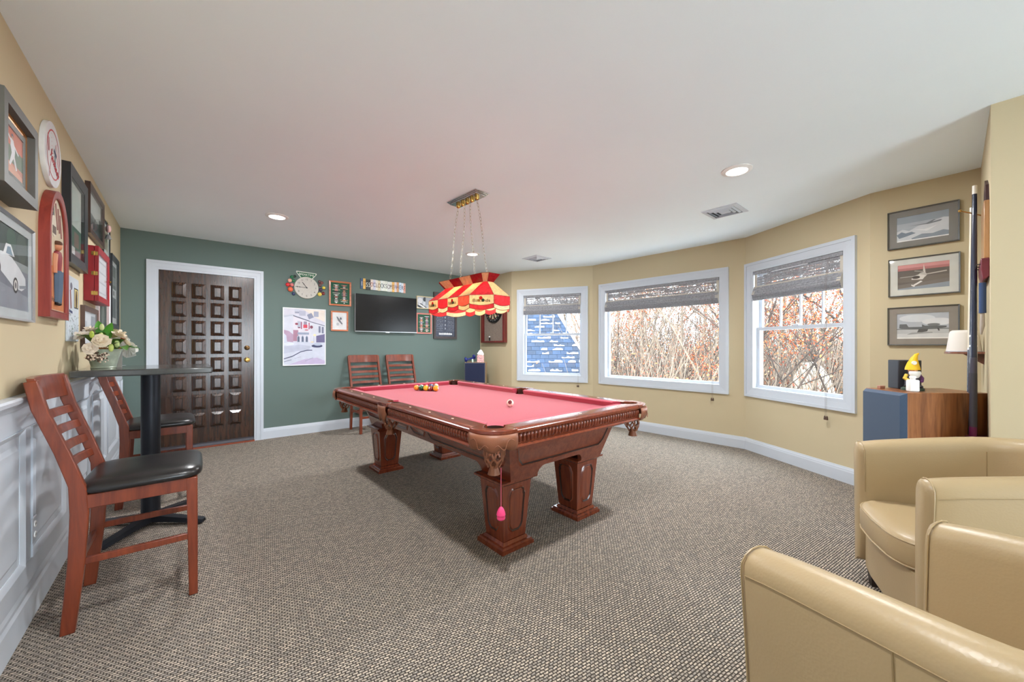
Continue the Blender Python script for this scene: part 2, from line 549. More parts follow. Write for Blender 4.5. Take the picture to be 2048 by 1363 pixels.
# baseboards: moulded profile swept along each wall
def baseboard(name, A, B, label, e0=0.0, e1=0.0):
    L = math.hypot(B[0] - A[0], B[1] - A[1]); a = math.atan2(B[1] - A[1], B[0] - A[0])
    prof = [(0, 0), (-0.016, 0), (-0.016, 0.10), (-0.013, 0.112), (-0.013, 0.118), (-0.008, 0.130), (-0.006, 0.14), (0, 0.14)]
    b = MB(); b.prism(prof, e0, L - e1, axis='x')
    o = b.build(name, MT['trim'], loc=(A[0], A[1], 0), rotz=a)
    return struct(o, label)
baseboard('baseboard_back', (0.76, YB), A0, 'white baseboard along the green wall')
baseboard('baseboard_right_far', A0, P1, 'white baseboard below the dartboard')
baseboard('baseboard_bay_left', P1, P2, 'white baseboard below the narrow window')
baseboard('baseboard_bay_middle', P2, P3, 'white baseboard below the picture window')
baseboard('baseboard_bay_right', P3, P4, 'white baseboard below the right window')
baseboard('baseboard_right_near', P4, P5, 'white baseboard below the aircraft prints')

# ------------------------------------------------------------------ wainscot on the left wall (local: x along +Y, front to -y)
wn = thing('trim_1', 'white panelled wainscot with cap rail along the left wall', None, (XL, 0, 0), R(90), kind='structure')
b = MB(); b.box(YREAR, YB, -0.008, 0.0, 0.0, 0.98); b.build('backing_board', MT['trim'], wn)
b = MB(); b.prism([(0, 0.955), (-0.022, 0.955), (-0.030, 0.975), (-0.042, 0.985), (-0.046, 1.0), (-0.040, 1.008), (0, 1.008)], YREAR, YB, axis='x'); b.build('cap_rail', MT['trim'], wn, smooth=True)
b = MB(); b.prism([(0, 0), (-0.024, 0), (-0.024, 0.12), (-0.018, 0.135), (-0.018, 0.15), (-0.012, 0.17), (0, 0.17)], YREAR, YB, axis='x'); b.build('base_rail', MT['trim'], wn)
b = MB(); b.box(YREAR, YB, -0.016, -0.008, 0.86, 0.955); b.build('top_rail', MT['trim'], wn, bevel=0.003)
b = MB(); b.box(YREAR, YB, -0.016, -0.008, 0.17, 0.27); b.build('bottom_rail', MT['trim'], wn, bevel=0.003)
pitch = 0.72
yy = 0.48
while yy < YB:
    b = MB(); b.box(yy - 0.05, yy + 0.05, -0.016, -0.008, 0.27, 0.86); b.build('stile', MT['trim'], wn, bevel=0.003)
    y0, y1 = yy + 0.05, min(yy + pitch - 0.05, YB - 0.03)
    if y1 - y0 > 0.2:
        b = MB(); frame_ring(b, y0 + 0.0, y1 - 0.0, 0.27, 0.86, 0.022, -0.022, -0.008, lip=0.012); b.build('panel_moulding', MT['trim'], wn)
        bb = MB()
        cx_, hx, hz = (y0 + y1) / 2, (y1 - y0) / 2 - 0.055, 0.24
        bb.hexa([(cx_ - hx, -0.008, 0.565 - hz), (cx_ + hx, -0.008, 0.565 - hz), (cx_ + hx, -0.008, 0.565 + hz), (cx_ - hx, -0.008, 0.565 + hz),
                 (cx_ - hx + 0.02, -0.016, 0.565 - hz + 0.02), (cx_ + hx - 0.02, -0.016, 0.565 - hz + 0.02), (cx_ + hx - 0.02, -0.016, 0.565 + hz - 0.02), (cx_ - hx + 0.02, -0.016, 0.565 + hz - 0.02)])
        bb.build('raised_panel', MT['trim'], wn)
    yy += pitch

# electrical outlet in the wainscot
ot = thing('outlet', 'white electrical outlet plate low on the wainscot', 'outlet', (XL + 0.016, 2.72, 0.385), R(90))
b = MB(); b.box(-0.035, 0.035, -0.006, 0, -0.057, 0.057); b.build('cover_plate', MT['trim'], ot, bevel=0.003)
for dz in (-0.024, 0.024):
    b = MB(); b.prism(ell(0, dz, 0.016, 0.014, 14), -0.0085, -0.006, axis='y'); k = b.build('socket', MT['white'], ot)
    for dx in (-0.006, 0.006):
        b = MB(); b.box(dx - 0.001, dx + 0.001, -0.0092, -0.0085, dz - 0.005, dz + 0.005); b.build('slot', MT['black'], k)

# ------------------------------------------------------------------ windows
sash_mat = MT['trim']
def make_window(n, A, B, cas, op, label, hung=True, bars=None):
    a = math.atan2(B[1] - A[1], B[0] - A[0])
    w = thing('window_%d' % n, label, None, (A[0], A[1], 0), a, kind='structure')
    c0, c1, cz0, cz1 = cas; u0, u1, z0, z1 = op
    # casing: stepped mitred moulding
    b = MB(); frame_ring(b, c0, c1, cz0, cz1, 0.03, -0.026, 0.0); frame_ring(b, c0 + 0.025, c1 - 0.025, cz0 + 0.025, cz1 - 0.025, 0.055, -0.019, 0.0, lip=0.004)
    frame_ring(b, c0 + 0.075, c1 - 0.075, cz0 + 0.075, cz1 - 0.075, 0.018, -0.014, 0.0)
    b.build('casing', MT['trim'], w)
    # jamb liner
    b = MB(); frame_ring(b, u0 - 0.012, u1 + 0.012, z0 - 0.012, z1 + 0.012, 0.03, -0.012, 0.13); b.build('jamb', MT['trim'], w)
    i0, i1, j0, j1 = u0 + 0.018, u1 - 0.018, z0 + 0.018, z1 - 0.018
    if hung:
        zm = 1.41
        lo = MB(); frame_ring(lo, i0, i1, j0, zm + 0.02, 0.034, 0.045, 0.075, lip=0.004); lo = lo.build('lower_sash', sash_mat, w)
        b = MB(); b.box(i0 + 0.03, i1 - 0.03, 0.058, 0.062, j0 + 0.03, zm - 0.01); b.build('pane', MT['glass'], lo)
        b = MB(); b.prism([(0.040, zm + 0.02), (0.028, zm + 0.022), (0.030, zm + 0.032), (0.05, zm + 0.034)], (i0 + i1) / 2 - 0.03, (i0 + i1) / 2 + 0.03, axis='x'); b.build('sash_lock', MT['trim'], lo)
        up = MB(); frame_ring(up, i0, i1, zm - 0.015, j1, 0.034, 0.08, 0.11, lip=0.004); up = up.build('upper_sash', sash_mat, w)
        nb = 4
        gw = (i1 - i0 - 0.068) / nb
        for k in range(nb):
            x0 = i0 + 0.034 + k * gw
            b = MB(); b.box(x0 + (0.009 if k else -0.004), x0 + gw - (0.009 if k < nb - 1 else -0.004), 0.093, 0.097, zm + 0.015, j1 - 0.03); b.build('pane', MT['glass'], up)
            if k:
                b = MB(); b.box(x0 - 0.009, x0 + 0.009, 0.083, 0.107, zm + 0.015, j1 - 0.03); b.build('muntin', sash_mat, up, bevel=0.004)
    else:
        lo = MB(); frame_ring(lo, i0, i1, j0, j1, 0.03, 0.06, 0.10, lip=0.008); lo = lo.build('fixed_sash', sash_mat, w)
        b = MB(); b.box(i0 + 0.025, i1 - 0.025, 0.080, 0.085, j0 + 0.025, j1 - 0.025); b.build('pane', MT['glass'], lo)
    return w
make_window(1, P1, P2, (0.106, 1.308, 0.63, 2.178), WO[1], 'white double hung window beside the dartboard wall')
make_window(2, P2, P3, (0.124, 1.973, 0.63, 2.178), WO[2], 'wide white picture window in the middle of the bay', hung=False)
make_window(3, P3, P4, (0.003, 1.215, 0.63, 2.178), WO[3], 'white double hung window beside the aircraft prints')

# ------------------------------------------------------------------ woven shades
reed_a = col((146, 147, 152), 0.7, vary=0.25, scale=60, name='grey_reed')
tape_m = col((196, 190, 178), 0.8, name='shade_edge_tape')
def make_shade(A, B, op, label, bottom, sag_u, tassel_z):
    a = math.atan2(B[1] - A[1], B[0] - A[0])
    u0, u1, z0, z1 = op
    rnd = random.Random(int(u1 * 1000) + int(A[0] * 100))
    t = thing('woven_shade', label, 'window shade', (A[0], A[1], 0), a, group='woven reed shades in the bay windows')
    x0, x1 = u0 + 0.028, u1 - 0.028
    top = z1 - 0.02
    b = MB(); b.box(x0, x1, -0.004, 0.036, top - 0.035, top); b.build('head_rail', reed_a, t)
    split = bottom + 0.145
    # flat upper part: reeds with small irregular gaps
    b = MB(); z = top - 0.035; hh = 0.0062
    while z > split:
        x = x0
        while x < x1:
            L = rnd.uniform(0.10, 0.45); xe = min(x1, x + L)
            if rnd.random() > 0.10:
                dz = rnd.uniform(-0.0008, 0.0008); k = rnd.uniform(0.0047, 0.0064)
                b.box(x, xe + 0.004, 0.010, 0.0135, z - k + dz, z + dz)
            x = xe
        z -= hh
    o = b.build('woven_reeds', reed_a, t, fixn=False); o['kind'] = 'stuff'
    # stacked folds hanging below
    for k in range(3):
        zt, zb = split + 0.012 - 0.012 * k, bottom + 0.030 * (2 - k)
        d = 0.012 + 0.016 * k
        prof = [(-0.002 - 0.0 * k, zt), (-0.020 - d * 0.4, (zt + zb) / 2), (-0.006 - d * 0.2, zb + 0.004), (0.004, zb), (0.008, zb + 0.006), (-0.012 - d * 0.2, (zt + zb) / 2), (0.006, zt)]
        n = 10
        b = MB(); b.prism(prof, x0, x1, axis='x'); f = b.build('fold', reed_a, t)
        # reed ribs on the fold
        b = MB()
        for r in range(11):
            q = r / 10.0
            yy_ = -0.002 + (-0.018 - d * 0.4) * math.sin(q * math.pi * 0.55); zz_ = zt + (zb - zt) * q
            b.box(x0, x1, yy_ - 0.0025, yy_ + 0.002, zz_ - 0.0022, zz_ + 0.0022)
        r_ = b.build('reeds', reed_a, f, fixn=False); r_['kind'] = 'stuff'
    for xx in (x0, x1 - 0.03):
        b = MB(); b.box(xx, xx + 0.03, 0.0068, 0.0105, split, top - 0.035); b.build('edge_tape', tape_m, t)
        b = MB(); b.prism([(-0.004, split + 0.012), (-0.036, (split + bottom) / 2), (-0.012, bottom + 0.002), (0.006, bottom), (0.006, split + 0.012)], xx - 0.003, xx + 0.033, axis='x'); b.build('edge_tape', tape_m, t)
    b = MB(); b.box(x0, x1, -0.008, 0.0, split + 0.002, split + 0.016); b.build('fold_bar', tape_m, t)
    # lift cords and tassel
    for dx in (-0.006, 0.006):
        b = MB(); b.tube([(sag_u + dx, -0.012, top - 0.03), (sag_u + dx, -0.052, split - 0.05), (sag_u + dx, -0.050, tassel_z + 0.02)], 0.0011, 5); b.build('cord', col((120, 112, 104), 0.8), t)
        b = MB(); b.lathe([(0.002, 0.022), (0.007, 0.014), (0.010, -0.012), (0.008, -0.016), (0.0, -0.016)], 10, (sag_u + dx * 1.6, -0.050, tassel_z)); b.build('tassel', col((84, 62, 50), 0.5), t, smooth=True)
    return t
make_shade(P1, P2, WO[1], 'narrow woven grey shade half drawn in the left bay window', 1.745, 1.155, 0.575)
make_shade(P2, P3, WO[2], 'wide woven grey shade drawn down over the picture window', 1.745, 1.80, 0.555)
make_shade(P3, P4, WO[3], 'woven grey shade with edge tapes in the right bay window', 1.735, 0.985, 0.55)

# ------------------------------------------------------------------ door (in front of the back wall, local x right)
dr = thing('door_1', 'dark carved wooden door with raised square panels in white casing', None, (0, YB, 0), 0, kind='structure')
b = MB()
for (w0, w1, dep) in ((0.0, 0.03, 0.026), (0.025, 0.075, 0.020), (0.07, 0.10, 0.015)):
    for sgn, xo in ((1, -0.340), (-1, 0.762)):
        b.box(min(xo + sgn * w0, xo + sgn * w1), max(xo + sgn * w0, xo + sgn * w1), -dep, 0, 0, 2.188 - w1)
    b.box(-0.340 + w0, 0.762 - w0, -dep, 0, 2.188 - w1, 2.188 - w0)
b.build('casing', MT['trim'], dr)
b = MB(); b.box(-0.242, 0.662, -0.004, 0, 0.0, 2.09); b.build('jamb', MT['black'], dr)
slab_d = MB(); slab_d.box(-0.236, 0.655, -0.012, -0.004, 0.05, 2.083); slab_d = slab_d.build('door_leaf', MT['doorwood'], dr)
b = MB(); b.box(-0.242, 0.662, -0.05, -0.004, 0.0, 0.018); b.build('threshold', wood('red_oak_threshold', (120, 52, 32), (160, 84, 56), axis=0), dr)
b = MB(); b.prism([(-0.035, 0.02), (-0.030, 0.05), (-0.012, 0.062), (-0.012, 0.02)], -0.236, 0.655, axis='x'); b.build('weather_strip', col((70, 66, 70), 0.35, metal=0.4), dr)
pm = MB()
hw, hz_ = 0.0655, 0.0885
pm.hexa([(-hw, 0.0, -hz_), (hw, 0.0, -hz_), (hw, 0.0, hz_), (-hw, 0.0, hz_), (-hw, -0.014, -hz_), (hw, -0.014, -hz_), (hw, -0.014, hz_), (-hw, -0.014, hz_)])
frame_ring(pm, -hw, hw, -hz_, hz_, 0.034, -0.014, -0.002, lip=-0.022)
pm.box(-hw + 0.034, hw - 0.034, -0.031, -0.014, -hz_ + 0.034, hz_ - 0.034)
first = None
for r in range(8):
    for c in range(4):
        x = -0.131 + hw + c * 0.1765; z = 1.957 - hz_ - r * 0.2195
        if first is None:
            first = pm.build('raised_panel', MT['doorwood'], slab_d, bevel=0.003, seg=1); o = first
        else:
            o = first.copy(); C.objects.link(o); o.parent = slab_d
        o.location = (x, -0.012, z)
kb = MB(); kb.lathe([(0.031, 0), (0.031, 0.006), (0.024, 0.010), (0.011, 0.014), (0.011, 0.036), (0.026, 0.044), (0.030, 0.058), (0.022, 0.072), (0.0, 0.074)], 18, M=Matrix.Translation((0.586, -0.012, 1.042)) @ Matrix.Rotation(R(90), 4, 'X')); kb.build('door_knob', MT['brass'], slab_d, smooth=True)
kb = MB(); kb.lathe([(0.030, 0), (0.030, 0.010), (0.022, 0.016), (0.0, 0.017)], 18, M=Matrix.Translation((0.586, -0.012, 1.195)) @ Matrix.Rotation(R(90), 4, 'X')); kb.box(0.583, 0.589, -0.045, -0.028, 1.180, 1.210); kb.build('deadbolt', col((110, 84, 56), 0.35, metal=1.0), slab_d, smooth=True)

# ------------------------------------------------------------------ ceiling fixtures
lens_m = bpy.data.materials.new('downlight_lens'); nt_, b_ = nodes_of(lens_m)
b_.inputs['Emission Color'].default_value = (1, 0.95, 0.88, 1); b_.inputs['Emission Strength'].default_value = 4.0
def downlight(x, y, label):
    t = thing('ceiling_light', label, 'ceiling light', (x, y, H), 0, group='round recessed ceiling lights')
    b = MB(); b.lathe([(0.070, -0.012), (0.078, -0.012), (0.100, -0.004), (0.100, 0.0), (0.070, 0.0)], 32)
    # ring: close inner wall
    n = 32; k = 5
    for i in range(n):
        b.f.append(((k - 1) * n + i, (k - 1) * n + (i + 1) % n, (i + 1) % n, i)); b.m.append(0)
    b.f = [f for f in b.f if len(f) == 4]; b.m = [0] * len(b.f)
    b.build('trim_ring', MT['white'], t, smooth=True)
    b = MB(); b.lathe([(0.0, -0.010), (0.045, -0.009), (0.070, -0.005), (0.070, 0.0)], 32); b.build('lens', lens_m, t, smooth=True)
    ld = bpy.data.lights.new('downlight_glow', 'AREA'); ld.shape = 'DISK'; ld.size = 0.14; ld.energy = DOWNLIGHT_W; ld.color = (0.97, 0.985, 1.0)
    lo = bpy.data.objects.new('downlight_glow', ld); C.objects.link(lo); lo.parent = t; lo.location = (0, 0, -0.016)
    return t
downlight(3.05, 1.03, 'round recessed ceiling light nearest the right bay window')
downlight(0.68, 4.36, 'round recessed ceiling light in front of the dark door')
downlight(3.02, 4.36, 'round recessed ceiling light behind the hanging chains')
downlight(0.68, 1.03, 'round recessed ceiling light overhead close to the viewer')

def ceiling_vent(x, y, label):
    t = thing('ceiling_vent', label, 'vent', (x, y, H), 0, group='white ceiling air vents')
    s = 0.155
    b = MB()
    o_ = [(-s, -s), (s, -s), (s, s), (-s, s)]; i_ = [(-s + 0.035, -s + 0.035), (s - 0.035, -s + 0.035), (s - 0.035, s - 0.035), (-s + 0.035, s - 0.035)]
    for k in range(4):
        a_, c_ = o_[k], o_[(k + 1) % 4]; d_, e_ = i_[(k + 1) % 4], i_[k]
        b.hexa([(a_[0], a_[1], 0), (c_[0], c_[1], 0), (d_[0], d_[1], 0), (e_[0], e_[1], 0), (a_[0], a_[1], -0.006), (c_[0], c_[1], -0.006), (d_[0], d_[1], -0.012), (e_[0], e_[1], -0.012)])
    b.build('frame', MT['trim'], t)
    b = MB(); b.box(-s + 0.03, s - 0.03, -s + 0.03, s - 0.03, -0.004, -0.0005); b.build('backing', col((60, 62, 66), 0.8), t)
    for k in range(3):
        q = s - 0.045 - k * 0.033
        b = MB()
        for j in range(4):
            ang = j * 90
            M = Matrix.Rotation(R(ang), 4, 'Z')
            b.hexa([(-q, -q, -0.004), (q, -q, -0.004), (q - 0.010, -q + 0.010, -0.004), (-q + 0.010, -q + 0.010, -0.004),
                    (-q - 0.002, -q - 0.002, -0.006), (q + 0.002, -q - 0.002, -0.006), (q - 0.014, -q + 0.014, -0.018), (-q + 0.014, -q + 0.014, -0.018)], M=M)
        b.build('louver', MT['trim'], t)
    b = MB(); b.box(-0.03, 0.03, -0.03, 0.03, -0.016, -0.004); b.build('centre_plate', MT['trim'], t, bevel=0.004)
    return t
ceiling_vent(3.89, 1.42, 'square white ceiling vent near the right bay window')
ceiling_vent(3.89, 3.97, 'square white ceiling vent near the left bay window')
# ================================================================== POOL TABLE
HW, HL, ZT = 0.745, 1.31, 0.80
TX, TY = 1.845, 2.75
pt = thing('pool_table', 'mahogany pool table with red felt and leather net pockets', 'pool table', (TX, TY, 0))
W_, WV = MT['tablewood'], MT['tablewood_v']
GLAZE_SHADE = col((44, 20, 14), 0.3, coat=0.4, name='groove_glaze_and_shade')  # dark glaze stain in the grooves, with groove shade painted into its colour
RW = 0.112                                     # width of the wooden rail cap
PC = (HW - 0.118, HL - 0.118)                  # corner pocket centre
SPX = HW - 0.085                               # side pocket centre
def arc(cx, cy, r, a0, a1, n):
    return [(cx + r * math.cos(R(a0 + (a1 - a0) * i / n)), cy + r * math.sin(R(a0 + (a1 - a0) * i / n))) for i in range(n + 1)]
# bed with pocket cut-outs
bx_, by_ = HW - RW - 0.02, HL - RW - 0.02
def notch(cx, cy, r, a0, a1):
    return arc(cx, cy, r, a0, a1, 8)
outline = notch(bx_ + 0.01, 0, 0.052, 259, 101) + notch(bx_, by_, 0.065, 270, 180) + notch(-bx_, by_, 0.065, 360, 270) + notch(-bx_ - 0.01, 0, 0.052, 79, -79) + notch(-bx_, -by_, 0.065, 90, 0) + notch(bx_, -by_, 0.065, 180, 90)
b = MB(); b.prism(outline, 0.735, 0.755); b.build('bed_cloth', MT['felt'], pt)
b = MB(); b.box(-bx_ + 0.03, bx_ - 0.03, -by_ + 0.03, by_ - 0.03, 0.70, 0.735); b.build('slate', col((70, 70, 72), 0.8), pt)
# cushions
cw = 0.048
def cushion(p, q, inward, t0, t1):
    """from p to q along the rail's inner wood edge; t0,t1 = how far the nose ends are pulled in"""
    p, q, n = Vector(p), Vector(q), Vector(inward)
    d = (q - p).normalized()
    prof = [(0.0, 0.750), (0.0, 0.797), (0.010, 0.799), (cw - 0.006, 0.796), (cw, 0.790), (cw - 0.004, 0.783), (cw - 0.016, 0.757), (cw - 0.016, 0.750)]
    r0, r1 = [], []
    for o_, z in prof:
        k = o_ / cw
        a = p + n * o_ + d * (t0 * k); c = q + n * o_ - d * (t1 * k)
        r0.append((a.x, a.y, z)); r1.append((c.x, c.y, z))
    b = MB(); b.loft([r0, r1]); b.build('cushion', MT['felt'], pt, smooth=True, angle=50)
ix, iy = HW - RW, HL - RW
for s in (1, -1):
    for t in (1, -1):
        cushion((s * ix, t * 0.062, 0), (s * ix, t * (iy - 0.082), 0), (-s, 0, 0), 0.016, 0.042)
    cushion((-(ix - 0.082), s * iy, 0), (ix - 0.082, s * iy, 0), (0, -s, 0), 0.042, 0.042)
# rail caps
cap_prof = [(0.0, 0.776), (0.006, 0.774), (RW, 0.760), (RW, 0.798), (0.03, 0.800), (0.010, 0.797), (0.001, 0.788)]   # (distance in from the outer edge, z)
def rail(p, q, inward):
    p, q, n = Vector(p), Vector(q), Vector(inward)
    b = MB(); b.loft([[tuple((e + n * o_).to_2d()) + (z,) for o_, z in cap_prof] for e in (p, q)])
    return b.build('rail_cap', W_, pt, smooth=True, angle=40)
ce = 0.175                                       # corner castings start this far from the corner
for s in (1, -1):
    for t in (1, -1):
        rail((s * HW, t * 0.068, 0), (s * HW, t * (HL - ce), 0), (-s, 0, 0))
    rail((-(HW - ce), s * HL, 0), (HW - ce, s * HL, 0), (0, -s, 0))
# sights
for s in (1, -1):
    for t in (1, -1):
        for k in (1, 2, 3):
            b = MB(); b.prism([(-0.007, 0), (0, -0.014), (0.007, 0), (0, 0.014)], 0.7995, 0.8012, M=Matrix.Translation((s * (HW - 0.06), t * (0.06 + k * 0.272), 0))); b.build('sight', col((236, 226, 205), 0.3), pt)
    for k in (-1, 0, 1):
        b = MB(); b.prism([(-0.014, 0), (0, -0.007), (0.014, 0), (0, 0.007)], 0.7995, 0.8012, M=Matrix.Translation((k * 0.285, s * (HL - 0.06), 0))); b.build('sight', col((236, 226, 205), 0.3), pt)
# corner caps (rounded outside, pocket mouth inside)
def mirror_pts(p, sx, sy):
    q = [(x * sx, y * sy) for x, y in p]
    return q if sx * sy > 0 else q[::-1]
rc = 0.135
outer_c = [(HW + 0.004, HL - ce)] + arc(HW + 0.004 - rc, HL + 0.004 - rc, rc, 0, 90, 10) + [(HW - ce, HL + 0.004)]
inner_c = [(HW - ce, HL - RW + 0.012)] + arc(PC[0], PC[1], 0.060, 105, -15, 10) + [(HW - RW + 0.012, HL - ce)]
skirt_arc = [(HW + 0.008, HL - ce + 0.01)] + arc(HW + 0.008 - rc, HL + 0.008 - rc, rc, 0, 90, 14) + [(HW - ce + 0.01, HL + 0.008)]
def dens(pts_, k):
    out = []
    for a_, c_ in zip(pts_[:-1], pts_[1:]):
        for i in range(k): out.append((a_[0] + (c_[0] - a_[0]) * i / k, a_[1] + (c_[1] - a_[1]) * i / k))
    out.append(pts_[-1]); return out
def net_pocket(cx, cy, out, tilt):
    """lattice of leather straps ending in a tassel; returns list of MB"""
    b = MB(); n = 7
    def rad(t): return 0.056 * (1 - 0.10 * t) if t < 0.5 else 0.056 * (0.95 - 1.15 * (t - 0.5) ** 1.3)
    for sgn in (1, -1):
        for k in range(n):
            p = []
            for i in range(13):
                t = i / 12.0
                a = 2 * math.pi * k / n + sgn * (t * 0.95 + 0.12 * math.sin(t * 9.4))
                r = rad(t)
                p.append((cx + out[0] * 0.012 * t + r * math.cos(a), cy + out[1] * 0.012 * t + r * math.sin(a), 0.715 - 0.118 * t))
            b.tube(p, [0.0065 - 0.0008 * (i % 3) for i in range(13)], 5)
    return b
for sx in (1, -1):
    for sy in (1, -1):
        b = MB(); poly = mirror_pts(outer_c + inner_c, sx, sy)
        b.prism(poly, 0.774, 0.800); b.build('corner_cap', W_, pt, bevel=0.006, seg=3)
        # leather skirt
        sk = dens(skirt_arc, 2); n = len(sk); ring = []
        cxm, cym = HW - rc, HL - rc
        rows = []
        for j in range(5):
            t = j / 4.0
            row = []
            for i, (x, y) in enumerate(sk):
                q = i / (n - 1.0)
                zb = 0.703 - 0.010 * math.cos((q - 0.5) * 4 * math.pi) * 1.0 - 0.006 * math.sin(q * math.pi)
                z = 0.778 + (zb - 0.778) * t
                d = Vector((x - cxm, y - cym)); d.normalize()
                bul = 0.010 * math.sin(t * math.pi) - 0.010 * t
                row.append((sx * (x + d.x * bul), sy * (y + d.y * bul), z))
            rows.append(row)
        b = MB(); b.loft(rows, cap=False, closed=False); o = b.build('pocket_skirt', MT['pocket_leather'], pt, smooth=True, angle=80, fixn=False)
        sm = o.modifiers.new('thickness', 'SOLIDIFY'); sm.thickness = 0.006; sm.offset = 0
        # tooled scrollwork on the leather
        b = MB()
        for m_ in (1, -1):
            p = []
            for i in range(12):
                q = 0.5 + m_ * (0.06 + 0.036 * i); ii = q * (n - 1); i0 = min(int(ii), n - 2); fr = ii - i0
                x = sk[i0][0] * (1 - fr) + sk[i0 + 1][0] * fr; y = sk[i0][1] * (1 - fr) + sk[i0 + 1][1] * fr
                d = Vector((x - cxm, y - cym)).normalized()
                p.append((sx * (x + d.x * 0.0095), sy * (y + d.y * 0.0095), 0.718 + 0.012 * math.sin(i * 0.9) + 0.003 * i * (i > 6)))
            b.tube(p, 0.0018, 5)
        b.build('tooling', MT['pocket_leather'], o, smooth=True)
        nb_ = net_pocket(sx * (PC[0] + 0.008), sy * (PC[1] + 0.008), (sx, sy), 0)
        nt2 = nb_.build('net', MT['pocket_leather'], pt, smooth=True)
        b = MB(); b.lathe([(0.020, 0.0), (0.024, -0.006), (0.020, -0.012), (0.024, -0.020), (0.033, -0.048), (0.0, -0.046)], 12, (sx * (PC[0] + 0.02), sy * (PC[1] + 0.02), 0.607)); b.build('tassel', MT['pocket_leather'], nt2, smooth=True)
        # pocket liner
        b = MB(); b.lathe([(0.060, 0.79), (0.058, 0.73), (0.045, 0.715)], 16, (sx * PC[0], sy * PC[1], 0)); b.f = [f for f in b.f if len(f) == 4]; b.m = [0] * len(b.f)
        b.build('pocket_liner', col((58, 34, 24), 0.6), pt, smooth=True, fixn=False)
# side pockets
for sx in (1, -1):
    poly = [(HW + 0.006, -0.085)] + [(HW + 0.012 - 0.004 * abs(i) / 4, i * 0.02) for i in range(-3, 4)] + [(HW + 0.006, 0.085), (HW - 0.028, 0.078)] + arc(SPX, 0, 0.048, 65, -65, 8) + [(HW - 0.028, -0.078)]
    if sx < 0: poly = [(-x, y) for x, y in poly][::-1]
    b = MB(); b.prism(poly, 0.774, 0.801); b.build('side_cap', W_, pt, bevel=0.005, seg=2)
    rows = []
    for j in range(5):
        t = j / 4.0; row = []
        for i in range(15):
            q = i / 14.0; y = -0.072 + 0.144 * q
            zb = 0.690 + 0.018 * math.cos((q - 0.5) * 4 * math.pi) - 0.03 * math.sin(q * math.pi) + 0.01
            row.append((sx * (HW + 0.006 + 0.014 * math.sin(q * math.pi) + 0.008 * math.sin(t * math.pi) - 0.012 * t), y * (1 - 0.12 * t), 0.778 + (zb - 0.778) * t))
        rows.append(row)
    b = MB(); b.loft(rows, cap=False, closed=False); o = b.build('pocket_skirt', MT['pocket_leather'], pt, smooth=True, angle=80, fixn=False)
    sm = o.modifiers.new('thickness', 'SOLIDIFY'); sm.thickness = 0.006; sm.offset = 0
    nt2 = net_pocket(sx * (SPX + 0.012), 0, (sx, 0), 0).build('net', MT['pocket_leather'], pt, smooth=True)
    b = MB(); b.lathe([(0.020, 0.0), (0.024, -0.006), (0.020, -0.012), (0.024, -0.020), (0.033, -0.048), (0.0, -0.046)], 12, (sx * (SPX + 0.024), 0, 0.607)); b.build('tassel', MT['pocket_leather'], nt2, smooth=True)
    b = MB(); b.lathe([(0.050, 0.79), (0.049, 0.73), (0.040, 0.715)], 16, (sx * SPX, 0, 0)); b.f = [f for f in b.f if len(f) == 4]; b.m = [0] * len(b.f)
    b.build('pocket_liner', col((58, 34, 24), 0.6), pt, smooth=True, fixn=False)
# carved frieze below the rails
def frieze(p, q, inward):
    p, q, n = Vector(p), Vector(q), Vector(inward); d = (q - p); L = d.length; d.normalize()
    M = Matrix(((d.x, n.x, 0, p.x), (d.y, n.y, 0, p.y), (0, 0, 1, 0), (0, 0, 0, 1)))
    b = MB(); b.box(0, L, 0.016, 0.09, 0.700, 0.775, M=M); b.build('frieze_board', W_, pt)
    b = MB(); b.prism([(0.012, 0.690), (0.003, 0.694), (0.000, 0.702), (0.005, 0.711), (0.016, 0.714), (0.10, 0.714), (0.10, 0.690)], 0, L, axis='x', M=M); b.build('lower_moulding', W_, pt, smooth=True)
    b = MB(); k = int(L / 0.0268); st = L / k
    for i in range(k):
        x0 = i * st + st * 0.14; x1 = (i + 1) * st - st * 0.10; xm = (x0 + x1) / 2
        ring = []
        for z, w_, pr in ((0.719, 0.35, 0.014), (0.724, 0.85, 0.008), (0.745, 1.0, 0.004), (0.762, 0.9, 0.003), (0.768, 0.5, 0.010)):
            hwid = (x1 - x0) / 2 * w_
            ring.append([(xm - hwid, 0.017, z), (xm - hwid * 0.6, pr, z), (xm + hwid * 0.6, pr, z), (xm + hwid, 0.017, z)])
        b.loft(ring, closed=False, cap=False, M=M)
    o = b.build('carved_beads', W_, pt, smooth=True, angle=60, fixn=False); o['kind'] = 'stuff'
for s in (1, -1):
    for t in (1, -1):
        frieze((s * HW, t * 0.075, 0), (s * HW, t * (HL - ce + 0.015), 0), (-s, 0, 0))
    frieze((-(HW - ce + 0.015), s * HL, 0), (HW - ce + 0.015, s * HL, 0), (0, -s, 0))
